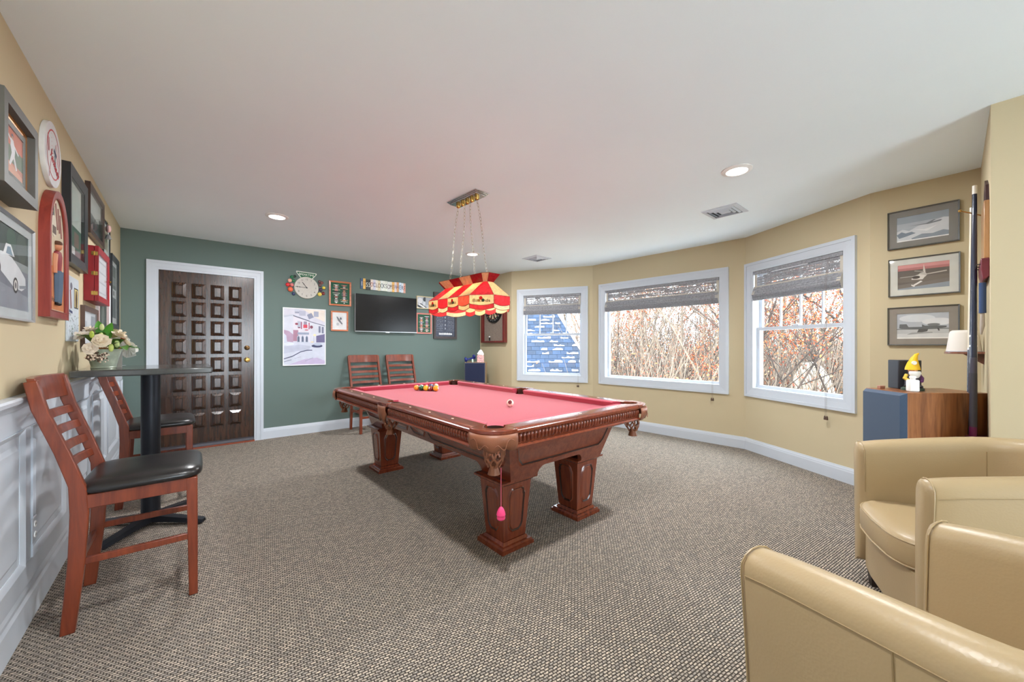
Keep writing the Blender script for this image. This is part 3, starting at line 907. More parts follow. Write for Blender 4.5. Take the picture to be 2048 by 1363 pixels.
# apron, sloping inwards towards the legs
def apron_off(z, base): return base + (z - 0.43) * 0.30
def apron_side(long_, s):
    bo, bl = (0.425, 1.085) if long_ else (1.085, 0.425)     # offset of the face and half length at z = 0.43
    def P(u, z, proud=0.0):
        o_ = apron_off(z, bo) + proud
        return (s * o_, u, z) if long_ else (u, s * o_, z)
    def edge(z): return apron_off(z, bl)
    leg_u = (0.93 if long_ else 0.335)
    blk = 0.125
    # lower outline: corner blocks reach down to 0.43, curved up to 0.485 between the legs
    pts_ = [(-edge(0.71), 0.71), (-edge(0.43), 0.43), (-leg_u + blk, 0.43)]
    pts_ += [(-leg_u + blk + 0.055 * (1 - math.cos(R(a))), 0.43 + 0.055 * math.sin(R(a))) for a in range(15, 91, 15)]
    right = [(-u, z) for u, z in pts_][::-1]
    poly = pts_ + right
    n = len(poly)
    b = MB()
    b.add([P(u, z) for u, z in poly] + [P(u * 0.99, z, -0.03) for u, z in poly],
          [tuple(range(n)), tuple(range(n, 2 * n))[::-1]] + [(i, n + i, n + (i + 1) % n, (i + 1) % n) for i in range(n)])
    ap = b.build('apron_board', W_, pt)
    # raised panels with a dark moulded groove around them
    L = edge(0.58)
    spans = [(-L + 0.05, -0.17), (-0.125, 0.125), (0.17, L - 0.05)] if long_ else [(-L + 0.03, L - 0.03)]
    for (a_, c_) in spans:
        ch = 0.022
        base = [(a_, 0.66), (a_, 0.53 + ch), (a_ + ch * 1.6, 0.515), (c_ - ch * 1.6, 0.515), (c_, 0.53 + ch), (c_, 0.66)]
        base = [(u + (0.03 if z < 0.6 and u < 0 and not long_ else (-0.03 if z < 0.6 and not long_ else 0)), z) for u, z in base]
        b = MB(); m_ = len(base)
        cu = sum(p[0] for p in base) / m_
        ins = [(u + (0.008 if u < cu else -0.008), z + (0.008 if z < 0.6 else -0.004)) for u, z in base]
        ins2 = [(u + (0.016 if u < cu else -0.016), z + (0.016 if z < 0.6 else -0.008)) for u, z in base]
        rings = [[P(u, z, 0.0005) for u, z in base], [P(u, z, 0.007) for u, z in ins], [P(u, z, 0.002) for u, z in ins2]]
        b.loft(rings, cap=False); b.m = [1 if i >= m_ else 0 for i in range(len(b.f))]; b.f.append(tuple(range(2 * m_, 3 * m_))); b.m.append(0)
        b.build('apron_panel', [W_, GLAZE_SHADE], ap, smooth=True, angle=25)
for s in (1, -1):
    apron_side(True, s); apron_side(False, s)
# legs
def make_leg(sx, sy):
    cx, cy = sx * 0.335, sy * 0.93
    b = MB(); b.frustum((cx, cy, 0.055), (0.086, 0.086), (cx, cy, 0.405), (0.113, 0.113)); lg = b.build('leg', WV, pt)
    b = MB()
    for (z0, h0, z1, h1) in ((0.395, 0.116, 0.405, 0.124), (0.405, 0.124, 0.412, 0.140), (0.412, 0.140, 0.424, 0.142), (0.424, 0.136, 0.432, 0.120)):
        b.frustum((cx, cy, z0), (h0, h0), (cx, cy, z1), (h1, h1))
    b.build('top_moulding', WV, lg)
    b = MB()
    for (z0, h0, z1, h1) in ((0.0, 0.125, 0.022, 0.125), (0.022, 0.118, 0.034, 0.114), (0.034, 0.098, 0.052, 0.090)):
        b.frustum((cx, cy, z0), (h0, h0), (cx, cy, z1), (h1, h1))
    b.build('plinth', WV, lg)
    for k in range(4):
        a = k * math.pi / 2
        nx, ny = math.cos(a), math.sin(a); tx, ty = -ny, nx
        def P(u, z, pr):
            o_ = 0.086 + (z - 0.055) / 0.35 * 0.027 + pr
            w_ = 0.9 + (z - 0.055) / 0.35 * 0.3
            return (cx + nx * o_ + tx * u * w_, cy + ny * o_ + ty * u * w_, z)
        base = [(-0.034, 0.370), (-0.050, 0.354), (-0.053, 0.338), (-0.061, 0.327), (-0.061, 0.135), (-0.052, 0.116), (-0.032, 0.098), (0.032, 0.098), (0.052, 0.116), (0.061, 0.135), (0.061, 0.327), (0.053, 0.338), (0.050, 0.354), (0.034, 0.370)]
        zc = 0.235
        sc = lambda q: [(u * (1 - q / 0.054), zc + (z - zc) * (1 - q / 0.13)) for u, z in base]
        rings = [[P(u, z, 0.0005) for u, z in base], [P(u, z, 0.006) for u, z in sc(0.006)], [P(u, z, 0.0008) for u, z in sc(0.012)], [P(u, z, 0.0045) for u, z in sc(0.017)]]
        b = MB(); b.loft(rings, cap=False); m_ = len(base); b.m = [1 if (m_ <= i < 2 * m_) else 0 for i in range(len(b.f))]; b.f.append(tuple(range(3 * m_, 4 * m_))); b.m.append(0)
        b.build('leg_panel', [WV, GLAZE_SHADE], lg, smooth=True, angle=25)
for sx in (1, -1):
    for sy in (1, -1): make_leg(sx, sy)

# ------------------------------------------------------------------ balls
BR = 0.0286
def ball(x, y, rgb, label, cat='billiard ball', stripe=False, group='racked billiard balls', rot=(0, 0, 0), z=0.755, mark=None):
    m = col(rgb, 0.12, spec=0.6, vary=0.0, coat=0.6)
    w = col((240, 234, 220), 0.12, spec=0.6, vary=0.0, coat=0.6)
    mb = MB(); mb.sphere((0, 0, 0), BR, 24, 16)
    if stripe:
        mats = [m, w]
        for i, f in enumerate(mb.f):
            zc = sum(mb.v[k][2] for k in f) / len(f)
            mb.m[i] = 0 if abs(zc) < BR * 0.55 else 1
    else:
        mats = [m, w]
        for i, f in enumerate(mb.f):
            xc = sum(mb.v[k][0] for k in f) / len(f)
            if mark is None: mb.m[i] = 1 if xc < -BR * 0.93 else 0
    if mark is not None:
        mats = [m, col(mark, 0.2, vary=0)]
        for i, f in enumerate(mb.f):
            cxx = [sum(mb.v[k][j] for k in f) / len(f) for j in range(3)]
            mb.m[i] = 1 if (cxx[0] < -BR * 0.86) else 0
    o = mb.build('billiard_ball', mats, smooth=True, angle=180)
    o.location = (x, y, z + BR); o.rotation_euler = rot
    return tag(o, label, cat, group)
ax_, ay_ = 1.930, 3.440
d_ = 2 * BR + 0.0003
rack = [
    [((238, 160, 40), 0, 'glossy orange billiard ball at the near tip of the racked triangle')],
    [((120, 34, 34), 0, 'maroon billiard ball second from the near tip on the left edge of the rack'), ((236, 200, 60), 1, 'yellow striped ball just behind the orange ball at the rack tip')],
    [((240, 190, 50), 0, 'yellow billiard ball in the middle of the visible left edge of the rack'), ((30, 30, 32), 0, 'black billiard ball in the centre of the rack'), ((150, 40, 44), 1, 'maroon striped ball on the right edge of the rack, middle place')],
    [((24, 84, 52), 0, 'dark green billiard ball on the left edge of the rack beside the far orange ball'), ((200, 50, 50), 0, 'red billiard ball inside the rack behind the green ball'), ((40, 60, 150), 1, 'blue striped ball inside the fourth row of the rack'), ((214, 90, 60), 1, 'orange striped ball on the right edge of the fourth rack row')],
    [((240, 150, 36), 0, 'orange billiard ball at the left end of the rack'), ((30, 100, 60), 1, 'green striped ball in the back row of the rack'), ((206, 70, 90), 0, 'pinkish red ball in the middle of the back row of the rack'), ((90, 40, 100), 0, 'purple billiard ball in the back row of the rack'), ((226, 190, 70), 1, 'gold striped ball at the right end of the back rack row')],
]
rb = random.Random(3)
for r, row in enumerate(rack):
    for k, (rgb, st, lab) in enumerate(row):
        x = ax_ + (k - r / 2.0) * d_; y = ay_ + r * d_ * math.sqrt(3) / 2
        ball(x, y, rgb, lab, stripe=bool(st), rot=(rb.uniform(-1, 1), rb.uniform(-1, 1), rb.uniform(0, 6)))
ball(1.862, 2.19, (244, 214, 200), 'white cue ball alone on the red felt', stripe=False, group=None, mark=(110, 30, 40), rot=(0.2, 0.45, R(48)))

# pink chalk holder dangling from the near corner pocket
hx, hy = TX - PC[0] + 0.008, TY - PC[1] - 0.044
ph = thing('chalk_holder', 'pink rubber chalk holder hanging on a cord from the near corner pocket', 'chalk holder', (hx, hy, 0.0))
b = MB(); b.tube([(0.0, 0.0, 0.590), (0, 0, 0.52), (0, 0, 0.385)], 0.0022, 6); b.build('cord', col((214, 96, 120), 0.7), ph)
b = MB(); b.lathe([(0.0, 0.392), (0.006, 0.390), (0.014, 0.380), (0.021, 0.364), (0.0235, 0.350), (0.0215, 0.347), (0.0215, 0.340), (0.022, 0.332), (0.018, 0.326), (0.0, 0.327)], 18); b.build('bell_cap', col((240, 70, 130), 0.4), ph, smooth=True)

# ================================================================== COUNTER CHAIRS (local: facing +x)
def make_chair():
    t = thing('counter_chair', 'chair', 'chair', group='cherry ladder-back counter chairs')
    CH = MT['cherry']
    hw_ = 0.232
    # rear posts: leg, then raked back
    side = [(-0.235, 0.0), (-0.190, 0.0), (-0.160, 0.30), (-0.150, 0.50), (-0.156, 0.60), (-0.200, 0.75), (-0.262, 0.94), (-0.292, 1.075),
            (-0.330, 1.068), (-0.310, 0.955), (-0.250, 0.77), (-0.210, 0.62), (-0.206, 0.50), (-0.212, 0.30)]
    for s in (1, -1):
        b = MB(); y0, y1 = (hw_ - 0.030, hw_) if s > 0 else (-hw_, -hw_ + 0.030)
        b.prism(side, y0, y1, axis='y'); b.build('rear_post', CH, t, bevel=0.004)
        b = MB(); b.hexa([(0.178, s * hw_ - 0.017 - s * 0.019, 0), (0.212, s * hw_ - 0.017 - s * 0.019, 0), (0.212, s * hw_ + 0.017 - s * 0.019, 0), (0.178, s * hw_ + 0.017 - s * 0.019, 0),
                          (0.168, s * hw_ - 0.020 - s * 0.021, 0.575), (0.210, s * hw_ - 0.020 - s * 0.021, 0.575), (0.210, s * hw_ + 0.020 - s * 0.021, 0.575), (0.168, s * hw_ + 0.020 - s * 0.021, 0.575)]); b.build('front_leg', CH, t, bevel=0.004)
        b = MB(); b.box(-0.17, 0.19, s * (hw_ - 0.012) - 0.010, s * (hw_ - 0.012) + 0.010, 0.515, 0.575); b.build('side_apron', CH, t, bevel=0.003)
        b = MB(); b.box(-0.175, 0.185, s * (hw_ - 0.016) - 0.009, s * (hw_ - 0.016) + 0.009, 0.275 if s < 0 else 0.275, 0.305); b.build('side_stretcher', CH, t, bevel=0.003)
    b = MB(); b.box(0.178, 0.198, -hw_ + 0.03, hw_ - 0.03, 0.515, 0.575); b.build('front_apron', CH, t, bevel=0.003)
    b = MB(); b.box(-0.195, -0.175, -hw_ + 0.03, hw_ - 0.03, 0.515, 0.575); b.build('rear_apron', CH, t, bevel=0.003)
    b = MB(); b.box(0.185, 0.203, -hw_ + 0.03, hw_ - 0.03, 0.205, 0.235); b.build('front_stretcher', CH, t, bevel=0.003)
    b = MB(); b.box(-0.205, -0.187, -hw_ + 0.03, hw_ - 0.03, 0.245, 0.275); b.build('rear_stretcher', CH, t, bevel=0.003)
    # curved back slats
    def post_x(z):
        q = [(-0.183, 0.60), (-0.225, 0.76), (-0.286, 0.95), (-0.311, 1.07)]
        for (xa, za), (xb, zb) in zip(q[:-1], q[1:]):
            if z <= zb: return xa + (xb - xa) * (z - za) / (zb - za)
        return q[-1][0]
    def slat(z0, z1, name, th=0.016, bow=0.032):
        rings = []
        for i in range(11):
            q = i / 10.0; y = -hw_ + 0.012 + (2 * hw_ - 0.024) * q
            dx = -bow * math.sin(q * math.pi)
            a, c = post_x(z0) + dx, post_x(z1) + dx
            rings.append([(a - th / 2, y, z0), (a + th / 2, y, z0), (c + th / 2, y, z1), (c - th / 2, y, z1)])
        b = MB(); b.loft(rings); b.build(name, CH, t, bevel=0.003)
    slat(0.972, 1.082, 'top_rail', 0.024, 0.036)
    for z in (0.662, 0.738, 0.814, 0.890): slat(z, z + 0.036, 'slat')
    # padded seat
    b = MB(); rings = []
    N = 28
    def loop(f, z, cx=0.02):
        pts_ = []
        for i in range(N):
            a = 2 * math.pi * i / N
            ca, sa = math.cos(a), math.sin(a)
            ex = 0.32
            x = cx + (0.212 * f) * math.copysign(abs(ca) ** ex, ca)
            y = (0.246 * f) * math.copysign(abs(sa) ** ex, sa)
            pts_.append((x, y, z))
        return pts_
    rings = [loop(0.93, 0.573), loop(0.985, 0.580), loop(1.0, 0.592), loop(0.985, 0.606), loop(0.92, 0.619), loop(0.75, 0.628), loop(0.4, 0.632)]
    b.loft(rings); b.build('seat', MT['black_leather'], t, smooth=True, angle=60)
    return t
ch = make_chair()
def put_chair(o, x, y, rz, label):
    o.location = (x, y, 0); o.rotation_euler = (0, 0, rz); o['label'] = label
put_chair(ch, -0.165, 2.655, R(-1), 'cherry ladder-back counter chair nearest the viewer with black seat')
c2 = copy_tree(ch); put_chair(c2, -0.175, 4.27, R(1), 'cherry ladder-back counter chair between the bar table and the door')
c3 = copy_tree(ch); put_chair(c3, 2.04, 5.53, R(-90), 'cherry ladder-back chair below the television, left one of the pair')
c4 = copy_tree(ch); put_chair(c4, 2.615, 5.53, R(-90), 'cherry ladder-back chair below the television, right one of the pair')

# ================================================================== BAR TABLE
bt = thing('bar_table', 'tall black pedestal bar table against the panelled wall', 'table', (-0.185, 3.57, 0))
b = MB(); b.box(-0.318, 0.318, -0.33, 0.33, 1.035, 1.075); b.build('table_top', col((70, 72, 72), 0.16, spec=0.6, vary=0.12, scale=30, coat=0.4, name='black_laminate'), bt, bevel=0.008, seg=3)
b = MB(); b.lathe([(0.058, 0.06), (0.058, 0.075), (0.05, 0.08), (0.05, 1.02), (0.11, 1.03), (0.11, 1.035)], 24); b.build('column', MT['blackmetal'], bt, smooth=True)
for k in range(4):
    M = Matrix.Rotation(R(45 + 90 * k + 8), 4, 'Z')
    b = MB(); b.loft([[(0.0, -0.035, 0.03), (0.0, 0.035, 0.03), (0.0, 0.03, 0.075), (0.0, -0.03, 0.075)], [(0.16, -0.032, 0.024), (0.16, 0.032, 0.024), (0.16, 0.026, 0.056), (0.16, -0.026, 0.056)],
                      [(0.33, -0.028, 0.012), (0.33, 0.028, 0.012), (0.33, 0.022, 0.036), (0.33, -0.022, 0.036)], [(0.345, -0.02, 0.012), (0.345, 0.02, 0.012), (0.345, 0.016, 0.030), (0.345, -0.016, 0.030)]], M=M)
    f = b.build('base_foot', MT['blackmetal'], bt, smooth=True, angle=40)
    b = MB(); b.lathe([(0.012, 0.0), (0.016, 0.004), (0.016, 0.014)], 12, tuple(M @ Vector((0.315, 0, 0)))); b.build('glide', MT['black'], f, smooth=True)

# ================================================================== TUB ARMCHAIRS (local: facing +y)
def make_tub():
    t = thing('tub_armchair', 'chair', 'armchair', group='cream leather tub armchairs')
    LE = MT['cream_leather']
    hw_, fr, bk = 0.305, 0.30, -0.06           # centreline half width, front, start of the curved back
    path = []
    for i in range(6): path.append((-hw_, fr + (bk - fr) * i / 6.0))
    for i in range(21):
        a = math.pi + math.pi * i / 20.0
        path.append((hw_ * math.cos(a), bk + 0.255 * math.sin(a)))
    for i in range(1, 7): path.append((hw_, bk + (fr - bk) * i / 6.0))
    n = len(path)
    def top(i):
        y = path[i][1]; q = min(1.0, max(0.0, (fr - y) / (fr + 0.315)))
        return 0.715 + 0.095 * (q ** 0.85)
    rings = []
    for i, (x, y) in enumerate(path):
        p0 = path[max(i - 1, 0)]; p1 = path[min(i + 1, n - 1)]
        d = Vector((p1[0] - p0[0], p1[1] - p0[1])).normalized()
        out = Vector((d.y, -d.x))
        if out.dot(Vector((x, y - 0.05))) < 0: out = -out
        zt = top(i)
        prof = []
        for (o_, z) in ((0.028, 0.085), (0.036, 0.30), (0.050, 0.52), (0.060, zt - 0.06)): prof.append((o_, z))
        for k in range(1, 8):
            a = R(180 * k / 8.0); prof.append((0.008 + 0.054 * math.cos(a), zt - 0.055 + 0.055 * math.sin(a)))
        for (o_, z) in ((-0.046, zt - 0.06), (-0.052, 0.50), (-0.052, 0.30), (-0.04, 0.12)): prof.append((o_, z))
        rings.append([(x + out.x * o_, y + out.y * o_, z) for o_, z in prof])
    # rounded front ends of the arms
    def endring(ring, dy, f):
        cx = sum(p[0] for p in ring) / len(ring); 
        return [(cx + (p[0] - cx) * f, p[1] + dy, p[2] if p[2] < 0.5 else p[2] - (1 - f) * 0.03) for p in ring]
    rings = [endring(rings[0], 0.028, 0.55), endring(rings[0], 0.020, 0.86)] + rings + [endring(rings[-1], 0.020, 0.86), endring(rings[-1], 0.028, 0.55)]
    b = MB(); b.loft(rings); shell = b.build('shell', LE, t, smooth=True, angle=60)
    # stitched seams
    sm_ = col((156, 134, 98), 0.6, name='seam_thread')
    def outer_pt(i, o_, z):
        r = rings[i + 2]; x, y = path[i]
        p0 = path[max(i - 1, 0)]; p1 = path[min(i + 1, n - 1)]
        d = Vector((p1[0] - p0[0], p1[1] - p0[1])).normalized(); out = Vector((d.y, -d.x))
        if out.dot(Vector((x, y - 0.05))) < 0: out = -out
        return (x + out.x * o_, y + out.y * o_, z)
    b = MB(); b.tube([outer_pt(i, 0.0605, top(i) - 0.06) for i in range(n)], 0.0016, 5); b.build('seam', sm_, shell)
    for i in (5, n - 6, 16):
        b = MB(); b.tube([outer_pt(i, 0.0285, 0.09), outer_pt(i, 0.0365, 0.30), outer_pt(i, 0.0505, 0.52), outer_pt(i, 0.0605, top(i) - 0.06)], 0.0018, 5); b.build('seam', sm_, shell)
    for i in (8, n - 9):
        b = MB(); b.tube([outer_pt(i, -0.0525, 0.42), outer_pt(i, -0.0525, 0.50), outer_pt(i, -0.0465, top(i) - 0.06)], 0.0018, 5); b.build('seam', sm_, shell)
    for e, dy in ((0, 1), (n - 1, 1)):
        x = path[e][0]; sgn = 1 if x > 0 else -1
        b = MB(); pr = [(o_, z) for o_, z in ((0.030, 0.09), (0.037, 0.30), (0.051, 0.52), (0.061, 0.655))] + [(0.008 + 0.056 * math.cos(R(180 * k / 8.0)), 0.660 + 0.056 * math.sin(R(180 * k / 8.0))) for k in range(1, 8)] + [(-0.047, 0.63), (-0.053, 0.47)]
        b.tube([(x + sgn * o_, fr + 0.010, z) for o_, z in pr], 0.0024, 5); b.build('piping', LE, shell)
    # seat base and cushion
    b = MB()
    base = [(-0.265, 0.305), (-0.15, 0.322), (0.0, 0.328), (0.15, 0.322), (0.265, 0.305), (0.265, -0.15), (0.15, -0.26), (-0.15, -0.26), (-0.265, -0.15)]
    b.prism(base[::-1], 0.085, 0.315); b.build('seat_base', LE, t, bevel=0.012, seg=3)
    rings = []
    N = 32
    def cl(f, z):
        out = []
        for i in range(N):
            a = 2 * math.pi * i / N; ca, sa = math.cos(a), math.sin(a)
            x = 0.262 * f * math.copysign(abs(ca) ** 0.4, ca)
            y = 0.065 + (0.285 * f) * math.copysign(abs(sa) ** 0.45, sa) + (0.022 if sa > 0 else 0) * (1 - (x / 0.27) ** 2)
            out.append((x, y, z))
        return out
    rings = [cl(0.94, 0.315), cl(0.985, 0.325), cl(1.0, 0.345), cl(1.0, 0.405), cl(0.985, 0.425), cl(0.93, 0.440), cl(0.7, 0.449), cl(0.3, 0.452)]
    b = MB(); b.loft(rings); cu = b.build('seat_cushion', LE, t, smooth=True, angle=60)
    for z, f in ((0.327, 0.99), (0.424, 0.988)):
        b = MB(); b.tube(cl(f, z), 0.004, 6, closed=True); b.build('piping', LE, cu, smooth=True)
    for x, y in ((-0.25, 0.27), (0.25, 0.27), (-0.19, -0.22), (0.19, -0.22)):
        b = MB(); b.frustum((x, y, 0), (0.018, 0.018), (x, y, 0.088), (0.026, 0.026)); b.build('leg', col((40, 30, 26), 0.4), t)
    return t
tub = make_tub()
tub.location = (1.215, -0.105, 0); tub.rotation_euler = (0, 0, R(-28)); tub['label'] = 'cream leather tub armchair seen from behind, nearest the viewer'
tub2 = copy_tree(tub)
tub2.location = (2.535, -0.09, 0); tub2.rotation_euler = (0, 0, R(24)); tub2['label'] = 'cream leather tub armchair in front of the tall oak speaker'

# ================================================================== BILLIARD LAMP
LX, LY, ZM = 1.845, 2.74, 1.61
lp = thing('billiard_lamp', 'red and cream stained glass billiard lamp hanging on four chains', 'lamp', (LX, LY, 0), R(3.5))
G_red, G_cream = stained('red_glass', (226, 74, 84)), stained('cream_glass', (238, 220, 176))
G_dark, G_pink = stained('deep_red_glass', (176, 16, 34)), stained('salmon_glass', (246, 132, 100))
G_white = stained('pale_glass', (246, 232, 200)); G_blush = stained('blush_glass', (240, 190, 150))
came = col((120, 52, 26), 0.4, metal=0.3, name='lead_came')
def plan(a, e, l, y_end, n_long=4):
    """elongated octagon: a half width, e half end width, l half straight length; counter clockwise list of points"""
    p = [(a, -l + 2 * l * i / n_long) for i in range(n_long + 1)]
    p += [(e, y_end), (-e, y_end)]
    p += [(-a, l - 2 * l * i / n_long) for i in range(n_long + 1)]
    p += [(-e, -y_end), (e, -y_end)]
    return p
P_eave = plan(0.203, 0.084, 0.290, 0.440)
P_neck = plan(0.040, 0.030, 0.262, 0.300)
P_crown = plan(0.088, 0.058, 0.300, 0.352)
n = len(P_eave)
Z_NECK, Z_CR, Z_SK, Z_LO = 1.735, 1.797, 1.545, 1.512
def slabp(b, pts3, th=0.003):
    v = [Vector(p) for p in pts3]
    nrm = (v[1] - v[0]).cross(v[2] - v[0]).normalized() * th
    m_ = len(v)
    b.add([tuple(p) for p in v] + [tuple(p + nrm) for p in v], [tuple(range(m_))[::-1], tuple(range(m_, 2 * m_))] + [(i, (i + 1) % m_, m_ + (i + 1) % m_, m_ + i) for i in range(m_)])
cm = MB()
for i in range(n):
    j = (i + 1) % n
    a, c = P_eave[i], P_eave[j]; na, nc = P_neck[i], P_neck[j]; ka, kc = P_crown[i], P_crown[j]
    odd = i % 2
    # roof
    b = MB(); slabp(b, [(a[0], a[1], ZM), (c[0], c[1], ZM), (nc[0], nc[1], Z_NECK), (na[0], na[1], Z_NECK)]); b.build('roof_panel', G_red if odd else G_cream, lp)
    # crown
    b = MB(); slabp(b, [(na[0], na[1], Z_NECK), (nc[0], nc[1], Z_NECK), (kc[0], kc[1], Z_CR), (ka[0], ka[1], Z_CR)]); b.build('crown_panel', G_blush if odd else G_dark, lp)
    # skirt with scalloped lower edge, then a lower band
    def sk(t, sag, z): return (a[0] + (c[0] - a[0]) * t, a[1] + (c[1] - a[1]) * t, z - sag * math.sin(math.pi * t))
    lowc = [sk(1 - k / 8.0, 0.014, Z_SK) for k in range(9)]
    b = MB(); slabp(b, [(a[0], a[1], ZM), (c[0], c[1], ZM)][::-1] + lowc[::-1])
    sp = b.build('skirt_panel', G_cream if odd else (G_red if i % 4 == 0 else G_pink), lp)
    low2 = [sk(k / 8.0, 0.014, Z_SK) for k in range(9)]; low3 = [sk(1 - k / 8.0, 0.016, Z_LO) for k in range(9)]
    b = MB(); slabp(b, low2[::-1] + low3[::-1]); b.build('lower_band', G_red if odd else (G_cream if i % 4 else G_white), lp)
    cm.tube([(a[0], a[1], ZM), (na[0], na[1], Z_NECK)], 0.0028, 5); cm.tube([(na[0], na[1], Z_NECK), (ka[0], ka[1], Z_CR)], 0.0024, 5)
    cm.tube([(a[0], a[1], ZM), (c[0], c[1], ZM)], 0.003, 5); cm.tube([(na[0], na[1], Z_NECK), (nc[0], nc[1], Z_NECK)], 0.003, 5)
    cm.tube([(ka[0], ka[1], Z_CR), (kc[0], kc[1], Z_CR)], 0.0022, 5); cm.tube([(a[0], a[1], ZM), (a[0], a[1], Z_LO)], 0.0028, 5)
    cm.tube(low2, 0.0026, 5); cm.tube(low3, 0.0022, 5)
    if odd:
        # printed motif: two balls and the word
        d = Vector((c[0] - a[0], c[1] - a[1], 0)); w_ = d.length; ang = math.atan2(d.y, d.x)
        nrm = Vector((d.y, -d.x, 0)).normalized()
        b = MB(); mid = (Vector((a[0] + c[0], a[1] + c[1], 0)) / 2)
        M = Matrix.Translation((mid.x + nrm.x * 0.0062, mid.y + nrm.y * 0.0062, 0)) @ Matrix.Rotation(ang, 4, 'Z')
        for (dx, dz, r_, mi) in ((-0.004, 1.586, 0.014, 0), (0.010, 1.569, 0.012, 1), (-0.016, 1.567, 0.010, 2)):
            b.prism(ell(dx * w_ / 0.15, dz, r_, r_, 14), -0.0008, 0, axis='y', mi=mi, M=M)
        mo = b.build('printed_balls', [stained('print_red', (214, 40, 40)), stained('print_green', (40, 80, 62)), stained('print_gold', (222, 150, 40))], sp)
        me = text_mesh('Billiards', 0.035, 0.0004, sx=w_ / 0.150 * 1.0)
        me.materials.clear(); me.materials.append(col((46, 54, 40), 0.5))
        o = bpy.data.objects.new('lettering', me); C.objects.link(o); o.parent = sp
        o.location = (mid.x + nrm.x * 0.0075, mid.y + nrm.y * 0.0075, 1.566); o.rotation_euler = (0, 0, ang)
cm.build('came_lines', came, lp, smooth=True)
# top cover inside the crown (keeps the chains) and bulbs
b = MB(); b.box(-0.030, 0.030, -0.262, 0.262, Z_NECK - 0.002, Z_NECK + 0.004); b.build('spine_bar', MT['brass'], lp)
bulb_m = bpy.data.materials.new('bulb_glow'); nt_, b_ = nodes_of(bulb_m)
b_.inputs['Emission Color'].default_value = (1, 0.80, 0.55, 1); b_.inputs['Emission Strength'].default_value = 8.0
for y in (-0.19, 0.0, 0.19):
    b = MB(); b.lathe([(0.018, 0.0), (0.018, -0.035)], 12, (0, y, Z_NECK - 0.003)); sk_ = b.build('socket', MT['brass'], lp, smooth=True)
    b = MB(); b.sphere((0, y, Z_NECK - 0.068), (0.026, 0.026, 0.033), 14, 10); b.build('bulb', bulb_m, sk_, smooth=True)
    ld = bpy.data.lights.new('lamp_glow', 'POINT'); ld.energy = 1.2; ld.color = (1.0, 0.90, 0.76); ld.shadow_soft_size = 0.03
    lo = bpy.data.objects.new('lamp_glow', ld); C.objects.link(lo); lo.parent = lp; lo.location = (0, y, Z_NECK - 0.115)
# canopy plate and chains
b = MB()
for (z0, z1, hx_, hy_) in ((H - 0.010, H, 0.075, 0.205), (H - 0.018, H - 0.010, 0.066, 0.196), (H - 0.028, H - 0.018, 0.056, 0.186)):
    b.box(-hx_, hx_, -hy_, hy_, z0, z1)
cn = b.build('canopy_plate', MT['chrome'], lp, bevel=0.003)
for k in range(5):
    y = -0.13 + 0.065 * k
    b = MB(); b.lathe([(0.020, 0.0), (0.021, -0.012), (0.017, -0.024), (0.008, -0.030), (0.0, -0.031)], 16, (0, y, H - 0.028)); b.build('brass_cup', MT['brass'], cn, smooth=True)
def chain(p, q, sag):
    p, q = Vector(p), Vector(q); b = MB(); L = (q - p).length; k = int(L / 0.030)
    for i in range(k):
        t = (i + 0.5) / k
        c = p.lerp(q, t); c.x += sag * math.sin(t * math.pi * 2.0) * 0.008
        d = (q - p).normalized(); a1 = Vector((1, 0, 0)) if i % 2 else Vector((0, 1, 0))
        a1 = (a1 - d * a1.dot(d)).normalized()
        pts_ = []
        for s_ in range(12):
            a = 2 * math.pi * s_ / 12
            pts_.append(c + d * (0.0195 * math.copysign(abs(math.cos(a)) ** 0.8, math.cos(a))) + a1 * (0.0075 * math.sin(a)))
        b.tube(pts_, 0.0015, 5, closed=True)
    o = b.build('chain', col((170, 164, 150), 0.35, metal=0.8, name='chain_metal'), lp, smooth=True, fixn=False); o['kind'] = 'stuff'
for yt, yb, s_ in ((-0.13, -0.285, 1), (-0.04, -0.10, -1), (0.04, 0.10, 1), (0.13, 0.285, -1)):
    chain((0, yt, H - 0.055), (0.0, yb, Z_CR - 0.05), s_)
